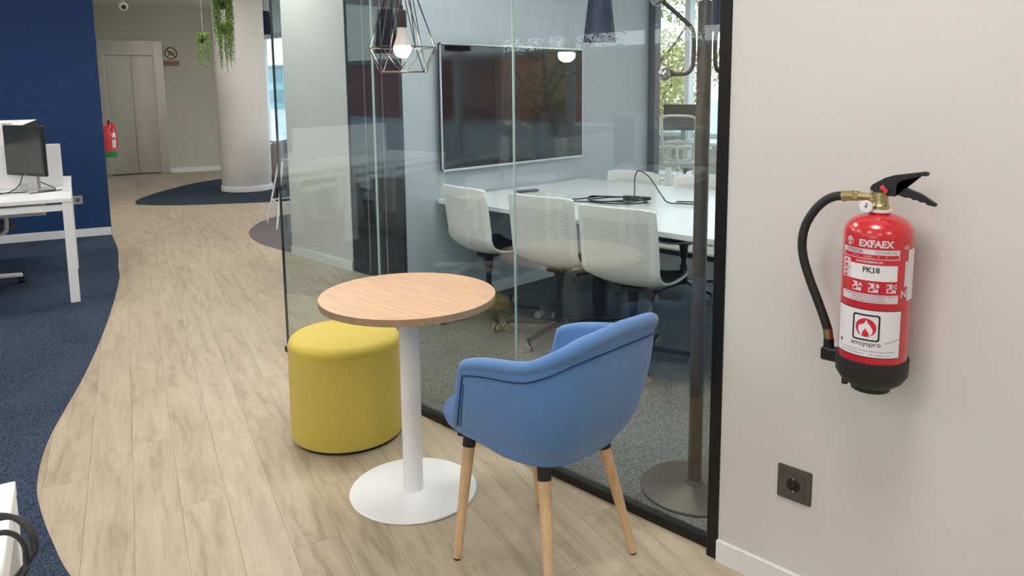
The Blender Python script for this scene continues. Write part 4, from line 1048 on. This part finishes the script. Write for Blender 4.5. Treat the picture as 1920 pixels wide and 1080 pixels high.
def task_chair(label, x, y, rz, seat_z=.46, group='white task chairs', seat_m=None):
    t = thing('task_chair', label, 'chair', (x, y, 0), rz, group)
    bm = NB(); cyl(bm, (0, 0, .06), (0, 0, .11), .04, .034, 20); base = mk('base', bm, whitepl, t)
    for k in range(5):
        a = k*2*PI/5+.3; M = RZ(a); bm = NB(); vs = box(bm, (.165, 0, .09), (.29, .045, .03), None, .006, 1)
        for v in vs:
            f_ = (v.co.x-.02)/.29; v.co.y *= 1.2-.4*f_; v.co.z -= .02*f_
        xf(bm, vs, M); mk('leg', bm, whitepl, base)
        w, f = NB(), NB(); castor(w, f, M @ Vector((.30, 0, 0)), a+1.2, .026); c_ = mk('castor', w, blackpl, t); mk('castor_fork', f, blackpl, c_)
    bm = NB(); cyl(bm, (0, 0, .10), (0, 0, .25), .026, seg=16); cyl(bm, (0, 0, .2), (0, 0, seat_z-.04), .015, seg=14); b6(bm, -.11, .13, -.07, .07, seat_z-.085, seat_z-.035, bev=.01); mk('gas_lift', bm, blackpl, t)
    bm = NB(); prism(bm, rrect(.46, .47, .08), seat_z-.03, seat_z+.03, TR(.02, 0, 0)); te = [e for e in bm.edges if all(v.co.z > seat_z for v in e.verts)]; bmesh.ops.bevel(bm, geom=te, offset=.018, segments=3, affect='EDGES'); mk('seat', bm, seat_m or sofa_d, t)
    bm = NB(); lo, hi = seat_z+.08, seat_z+.60
    def bx(z): return -.235-.04*((z-lo)/(hi-lo))**1.5
    fr = []
    for (y_, z) in ((-.16, lo), (-.205, lo+.2), (-.215, hi-.06), (-.19, hi-.01), (-.1, hi+.005), (.1, hi+.005), (.19, hi-.01), (.215, hi-.06), (.205, lo+.2), (.16, lo)): fr.append((bx(z), y_, z))
    tube(bm, cr(fr, 4, True), .016, 8, True); mk('back_frame', bm, whitepl, t)
    bm = NB(); rows = [[bm.verts.new((bx(lo+(hi-lo)*k/8)+.004, (-1+2*i/6)*(.165+.045*min(1, k/4)), lo+(hi-lo)*k/8)) for i in range(7)] for k in range(9)]
    for a, b_ in zip(rows, rows[1:]):
        for i in range(6): bm.faces.new((a[i], a[i+1], b_[i+1], b_[i]))
    mk('back_mesh', bm, MESH, t)
    bm = NB(); tube(bm, cr([(-.02, 0, seat_z-.06), (-.20, 0, seat_z-.05), (-.285, 0, seat_z+.05), (-.285, 0, seat_z+.25)], 5), .02, 8); b6(bm, -.30, -.25, -.17, .17, seat_z+.20, seat_z+.25, bev=.01); mk('back_support', bm, whitepl, t)
    for s in (-1, 1):
        bm = NB(); tube(bm, cr([(-.02, s*.18, seat_z-.04), (-.02, s*.26, seat_z-.02), (-.02, s*.275, seat_z+.06), (-.03, s*.275, seat_z+.19)], 4), .016, 8); b6(bm, -.14, .10, s*.275-.035, s*.275+.035, seat_z+.19, seat_z+.215, bev=.008); mk('armrest', bm, whitepl, t)
    return t
# see-through mesh back
m = bpy.data.materials.new('chair_mesh'); m.use_nodes = True; _t = m.node_tree; _b = _t.nodes['Principled BSDF']; _b.inputs['Base Color'].default_value = (.35, .38, .40, 1); _b.inputs['Roughness'].default_value = .8
_b.inputs['Alpha'].default_value = .35; MESH = m
task_chair('white task chair under the desk by the blue wall, only its star base showing', -6.77, 1.10, AB+PI-.35)
task_chair('white task chair beside the near desks, outside the picture', -4.35, .15, AB+2.6)
OC = Vector((-3.05, -.45, 0))
desk('white desk of the middle row, outside the picture', OC, tray=False)
desk('second white desk of the middle row, outside the picture', LP(OC, 0, .83), tray=False)
divider('divider of the middle desk row, outside the picture', LP(OC, -.02, .815), 1.6)
white_monitor('white backed monitor on the middle desk row, outside the picture', LP(OC, .55, .42), AB+PI)
white_monitor('second white backed monitor on the middle desk row, outside the picture', LP(OC, .75, 1.22), AB)
monitor('black monitor on the near desk row, outside the picture', LP(OB, 1.1, 1.2), AB+PI)

# far office beyond the meeting room
FD = thing('desk', 'white desk by the far window beyond the meeting room', 'desk', (-4.2, 8.98, 0), 0)
bm = NB(); b6(bm, -1.5, 1.2, -.38, .38, .71, .74, bev=.002); mk('desktop', bm, white_m, FD, smooth=False)
for x_ in (-1.47, 1.14):
    for y_ in (-.36, .30):
        bm = NB(); b6(bm, x_, x_+.06, y_, y_+.06, 0, .71); mk('leg', bm, white_m, FD, smooth=False)
task_chair('white task chair in the bright office seen through both glass walls', -5.12, 8.22, PI/2+.22, .50, seat_m=mesh_g)
task_chair('white task chair partly hidden between the coat rack and the black post', -3.90, 8.15, PI/2-.2, .50)
monitor('dark monitor on the desk by the far window', (-5.50, 8.75), -PI/2+.25, w=.52, h=.34, lift=.14)
bm = NB(); b6(bm, -.25, .25, -.2, .2, 0, .16, bev=.02); b6(bm, -.25, .25, -.2, .12, .16, .24, bev=.02)
tag(mk('printer', bm, mat('printer_grey', (.2, .2, .21), .5), None, False, loc=(-4.00, 8.85, .742)), 'dark grey printer on the far desk beside the black post', 'printer')

# ---- security camera
t = thing('security_camera', 'white ceiling camera with a black lens above the elevator', 'camera', (-11.36, 3.87, CEIL))
t.location = (-11.36, 3.87, CEIL)
bm = NB(); lathe(bm, [(0, 0), (.06, 0), (.06, -.02), (.015, -.03), (.015, -.26), (0, -.26)], 32); mk('mount', bm, whitepl, t)
bm = NB(); lathe(bm, [(.062*math.sin(q*PI/14), -.315-.062*math.cos(q*PI/14)) for q in range(15)], 32); hd = mk('dome', bm, whitepl, t)
dv = Vector((.93, -.25, -.28)).normalized(); c0 = Vector((0, 0, -.315))
bm = NB(); cyl(bm, c0+dv*.045, c0+dv*.066, .032, .030, 24); mk('lens', bm, blackpl, hd)

# ---- elevator sign
MS = ME @ TR(1.195, -.004, 2.085) @ Matrix.Rotation(PI/2, 4, 'X')
t = thing('elevator_sign', 'square warning sign with a red crossed circle beside the elevator', 'sign'); t.matrix_world = MS
bm = NB(); b6(bm, -.125, .125, -.17, .17, 0, .004); mk('plate', bm, mat('sign_cream', (.62, .58, .46), .5), t, smooth=False)
bm = NB()
for a in range(40):
    a0, a1 = 2*PI*a/40, 2*PI*(a+1)/40
    q = [bm.verts.new((r*math.cos(x), .055+r*math.sin(x), .0048)) for r, x in ((.108, a0), (.108, a1), (.088, a1), (.088, a0))]; bm.faces.new(q)
q = [bm.verts.new(p) for p in ((-.076, .118, .005), (-.062, .132, .005), (.076, -.008, .005), (.062, -.022, .005))]; bm.faces.new(q)
mk('prohibition_ring', bm, mat('sign_dark_red', (.13, .02, .015), .5), t, smooth=False)
bm = NB()
for x_ in (-.035, .0, .035): box(bm, (x_, .045, .0046), (.020, .060, .0006)); cyl(bm, (x_, .085, .0043), (x_, .085, .0049), .011, seg=12)
box(bm, (.068, .06, .0046), (.010, .05, .0006)); mk('pictogram', bm, mat('sign_green_grey', (.10, .13, .06), .5), t, smooth=False)
bm = NB(); b6(bm, -.122, .122, -.165, -.070, .004, .0046); mk('text_band', bm, mat('sign_brown', (.20, .075, .03), .5), t, smooth=False)
bm = NB(); text_flat(bm, 'NO UTILIZAR EN', .034, TR(0, -.094, .0052), .88, .0006); text_flat(bm, 'CASO DE INCENDIO', .031, TR(0, -.140, .0052), .82, .0006); mk('lettering', bm, mat('sign_cream_text', (.66, .58, .42), .5), t, smooth=False)
bm = NB(); b6(bm, -.125, .125, .168, .171, .003, .006); b6(bm, -.125, .125, -.171, -.168, .003, .006); b6(bm, -.126, -.123, -.17, .17, .003, .006); b6(bm, .123, .126, -.17, .17, .003, .006); mk('rim', bm, mat('sign_rim', (.14, .13, .10), .5), t, smooth=False)

# ---- hanging trailing plants
def hanging_plant(label, x, y, ztop, zbot, seed, n=44, r=.085):
    R_ = random.Random(seed)
    t = thing('hanging_plant', label, 'plant', (x, y, ztop), 0, 'trailing plants hanging by the column')
    bm = NB(); lathe(bm, [(0, -.10), (.035, -.10), (.05, -.02), (.052, 0), (.046, 0), (0, -.01)], 20); mk('pot', bm, blackpl, t)
    bm = NB(); cyl(bm, (0, 0, -.01), (0, 0, CEIL-ztop), .0012, seg=5); mk('cord', bm, whitepl, t)
    bm = NB(); L_ = ztop-zbot
    def leaf(P, s):
        a = Vector((R_.uniform(-1, 1), R_.uniform(-1, 1), R_.uniform(-1, 1))).normalized(); b_ = a.orthogonal().normalized(); c_ = a.cross(b_)
        q = [P+a*s, P+b_*s*.6, P-a*s, P-b_*s*.6]; q2 = P+c_*s*.5
        v = [bm.verts.new(p) for p in q]; w = bm.verts.new(q2)
        for i in range(4): bm.faces.new((v[i], v[(i+1) % 4], w))
    for k in range(n):
        a = R_.uniform(0, 2*PI); rr_ = r*R_.uniform(.55, 1.05); ln = L_*min(1, R_.triangular(.35, 1.05, .75))
        # strands gather in two hanging bundles
        if R_.random() < .75: a = R_.choice((.6, .6+PI))+R_.gauss(0, .55)
        N_ = int(ln/.013)
        for i in range(N_):
            s = i*.013; e_ = min(1, s/.06); z = .03*math.sin(e_*PI/2)-max(0, s-.05)
            P = Vector((rr_*e_*math.cos(a)+R_.gauss(0, .006), rr_*e_*math.sin(a)+R_.gauss(0, .006), z))
            leaf(P, R_.uniform(.007, .013))
    for k in range(160):
        a = R_.uniform(0, 2*PI); P = Vector((r*R_.uniform(.3, 1)*math.cos(a), r*R_.uniform(.3, 1)*math.sin(a), R_.uniform(-.05, .035))); leaf(P, R_.uniform(.010, .018))
    f = mk('foliage', bm, leafm, t, smooth=False); f['kind'] = 'stuff'
    return t
hanging_plant('lower left trailing green plant hanging in front of the white elevator wall', -10.07, 4.39, 2.19, 1.60, 1, 30, .08)
hanging_plant('upper trailing green plant cut off by the top of the picture beside the column', -8.70, 4.05, 2.50, 1.86, 2, 60, .11)
hanging_plant('trailing green plant hanging just below another one against the round column', -9.06, 4.235, 2.24, 1.60, 3, 46, .10)

# ---- lounge: sofa and high stool
t = thing('sofa', 'mauve grey upholstered sofa standing behind the round column', 'sofa', (-9.44, 5.54, 0), math.radians(-45))
bm = NB(); b6(bm, -.5, .5, -.42, -.22, .30, .78, bev=.05, seg=3); b6(bm, -.5, -.36, -.42, .35, .18, .62, bev=.05, seg=3); mk('backrest', bm, sofa_m, t)
bm = NB(); b6(bm, -.42, .5, -.26, .38, .16, .44, bev=.04, seg=3); mk('seat', bm, sofa_d, t)
for x_ in (-.44, .44):
    for y_ in (-.36, .30):
        bm = NB(); cyl(bm, (x_, y_, .18), (x_*1.03, y_*1.03, 0), .018, .012, 10); mk('leg', bm, black_m, t)
t = thing('high_stool', 'white framed high stool with a grey shell seen through the glass edge', 'stool', (-7.63, 4.17, 0), 0)
legs = [(-.19, -.17), (.27, -.30), (.26, .22), (-.20, .26)]
tops = [(-.02, -.08), (.09, -.10), (.09, .08), (-.03, .10)]
for (fx, fy), (a_, b_) in zip(legs, tops):
    bm = NB(); cyl(bm, (a_, b_, .70), (fx, fy, .0), .011, .009, 10); mk('leg', bm, white_m, t)
bm = NB()
for i in range(4):
    (fx, fy), (a_, b_) = legs[i], tops[i]; (gx_, gy_), (c_, d_) = legs[(i+1) % 4], tops[(i+1) % 4]
    P = Vector((a_, b_, .70)).lerp(Vector((fx, fy, 0)), .62); Q = Vector((c_, d_, .70)).lerp(Vector((gx_, gy_, 0)), .62); cyl(bm, P, Q, .008, seg=8)
mk('footrest', bm, white_m, t)
bm = NB(); rows = []
sp = cr([(.26, .13, 1.02), (.25, .125, .92), (.23, .115, .80), (.16, .08, .71), (.0, 0, .69), (-.14, -.07, .70)], 4)
for p in sp:
    q = max(0, min(1, (p.z-.72)/.2))
    rows.append([bm.verts.new((p.x+(-.45*s_)*.15+.08 - q*.06*s_*s_, p.y+(.89*s_)*.15+.10-q*.03*s_*s_, p.z+.02*s_*s_)) for s_ in (-1, -.5, 0, .5, 1)])
for a_, b_ in zip(rows, rows[1:]):
    for i in range(4): bm.faces.new((a_[i], a_[i+1], b_[i+1], b_[i]))
mk('shell', bm, mat('pale_grey_shell', (.42, .44, .47), .5), t, mods=(('SOLIDIFY', dict(thickness=.015)),))

# ---- outside
bm = NB(); b6(bm, -90, 60, 10.6, 90, -.5, -.35); struct(mk('ground', bm, pave, smooth=False), 'pale paved ground beyond the far windows')
bm = NB(); b6(bm, -90, 60, -90, -12.6, -1.2, -1.0); b6(bm, -90, -24.2, -12.6, 10.6, -1.2, -1.0); struct(mk('ground_south', bm, pave, smooth=False), 'pale ground on the other side of the building')
def tree(label, x, y, h, r, seed, m, z0=-.35, cy=.62, n=7000, ls=.06):
    R_ = random.Random(seed); t = thing('tree', label, 'tree', (x, y, z0), 0, 'trees outside the windows')
    bm = NB(); cyl(bm, (0, 0, 0), (0, 0, h*.5), .16, .08, 10)
    for k in range(7):
        a = R_.uniform(0, 6.28); s = R_.uniform(.25, .5); tube(bm, [(0, 0, h*s), (r*.4*math.cos(a), r*.4*math.sin(a), h*(s+.15)), (r*.7*math.cos(a), r*.7*math.sin(a), h*(s+.3))], [.06, .04, .015], 6)
    mk('trunk', bm, bark, t)
    bl_ = [(Vector((R_.uniform(-1, 1)*r*.7, R_.uniform(-1, 1)*r*.7, h*(cy+R_.uniform(-.42, .32)))), R_.uniform(.3, .5)*r) for _ in range(16)]
    vs, fs = [], []
    for k in range(n):
        c_, rad = R_.choice(bl_); d = Vector((R_.gauss(0, 1), R_.gauss(0, 1), R_.gauss(0, 1))).normalized(); P = c_+d*rad*R_.uniform(.6, 1.0)
        a = Vector((R_.gauss(0, 1), R_.gauss(0, 1), R_.gauss(0, 1))).normalized(); b_ = a.orthogonal().normalized(); s = ls*R_.uniform(.6, 1.2); i0 = len(vs)
        vs += [P+a*s, P+b_*s*.5, P-a*s, P-b_*s*.5]; fs.append((i0, i0+1, i0+2, i0+3))
    me = bpy.data.meshes.new('crown'); me.from_pydata([tuple(v) for v in vs], [], fs); me.materials.append(m); o = bpy.data.objects.new('crown', me); COL.objects.link(o); o.parent = t; o['kind'] = 'stuff'
tree('yellow-green tree seen through the far window left of the coat rack', -11.4, 16.6, 4.7, 1.5, 1, tree_l)
tree('yellow-green tree seen through the far window just behind the coat rack pole', -9.9, 19.6, 3.9, 1.4, 2, tree_l)
tree('yellow-green tree outside the far window, nearest the black post', -7.6, 17.2, 3.9, 1.4, 3, tree_l)
tree('tree outside the far window hidden by the television wall', -15.4, 18.2, 4.2, 1.8, 4, tree_l2)
tree('tall tree outside the open office, seen only as a reflection left of the others', -15.5, -13.0, 5.2, 1.7, 5, tree_l2, -1.0)
tree('tree outside the open office, seen only as a reflection in the middle', -11.6, -16.5, 5.6, 1.6, 6, tree_l, -1.0)
tree('tree outside the open office, seen only as a reflection at the right', -7.9, -15.0, 5.4, 1.6, 7, tree_l2, -1.0)
def building(label, x0, x1, y0, y1, z0, z1, m, rz=0, cat='building', name='building', wn=(0, 0), face='y1'):
    t = thing(name, label, cat, ((x0+x1)/2, (y0+y1)/2, z0), rz)
    w, d, h = x1-x0, y1-y0, z1-z0
    bm = NB(); b6(bm, -w/2, w/2, -d/2, d/2, 0, h-.3); mk('walls', bm, m, t, smooth=False)
    bm = NB(); b6(bm, -w/2-.3, w/2+.3, -d/2-.3, d/2+.3, h-.3, h, bev=.05); mk('roof', bm, mat('roof_grey', (.30, .29, .28), .8), t, smooth=False)
    yy = d/2 if face == 'y1' else -d/2
    for i in range(wn[0]):
        for j in range(wn[1]):
            X = -w/2+w*(i+.5)/wn[0]; Zc = h*(j+.5)/wn[1]-.1
            bm = NB(); b6(bm, X-w/wn[0]*.36, X+w/wn[0]*.36, yy-.06, yy+.06, Zc-h/wn[1]*.32, Zc+h/wn[1]*.32); mk('window', bm, mat('far_window', (.20, .32, .36), .15), t, smooth=False)
    return t
building('long terracotta building outside the open office, seen as a reflection', -44, -8, -46, -38, -3, 4.2, brick_m, 0)
building('teal glass fronted building seen in the narrow gap right of the column', -86, -60, 38, 46, -4, 4.0, teal_m, .35, wn=(9, 4), face='y0')
t = thing('garden_wall', 'low tan stone wall outside the far window behind the white task chair', 'wall', (-9.5, 14.2, -.35))
bm = NB(); b6(bm, -6, 6, -.15, .15, 0, .75); mk('stonework', bm, stone_m, t, smooth=False)
bm = NB(); b6(bm, -6.05, 6.05, -.2, .2, .75, .83); mk('coping', bm, pave, t, smooth=False)

building('terracotta building beyond the far windows, mirrored in the television', 12, 40, 30, 38, -.4, 3.4, brick_m, 0)
tree('tree beyond the far windows, mirrored in the television', 5.5, 16.5, 4.6, 1.6, 8, tree_l)
tree('second tree beyond the far windows, mirrored in the television', 11.5, 21.5, 5.6, 1.8, 9, tree_l2)
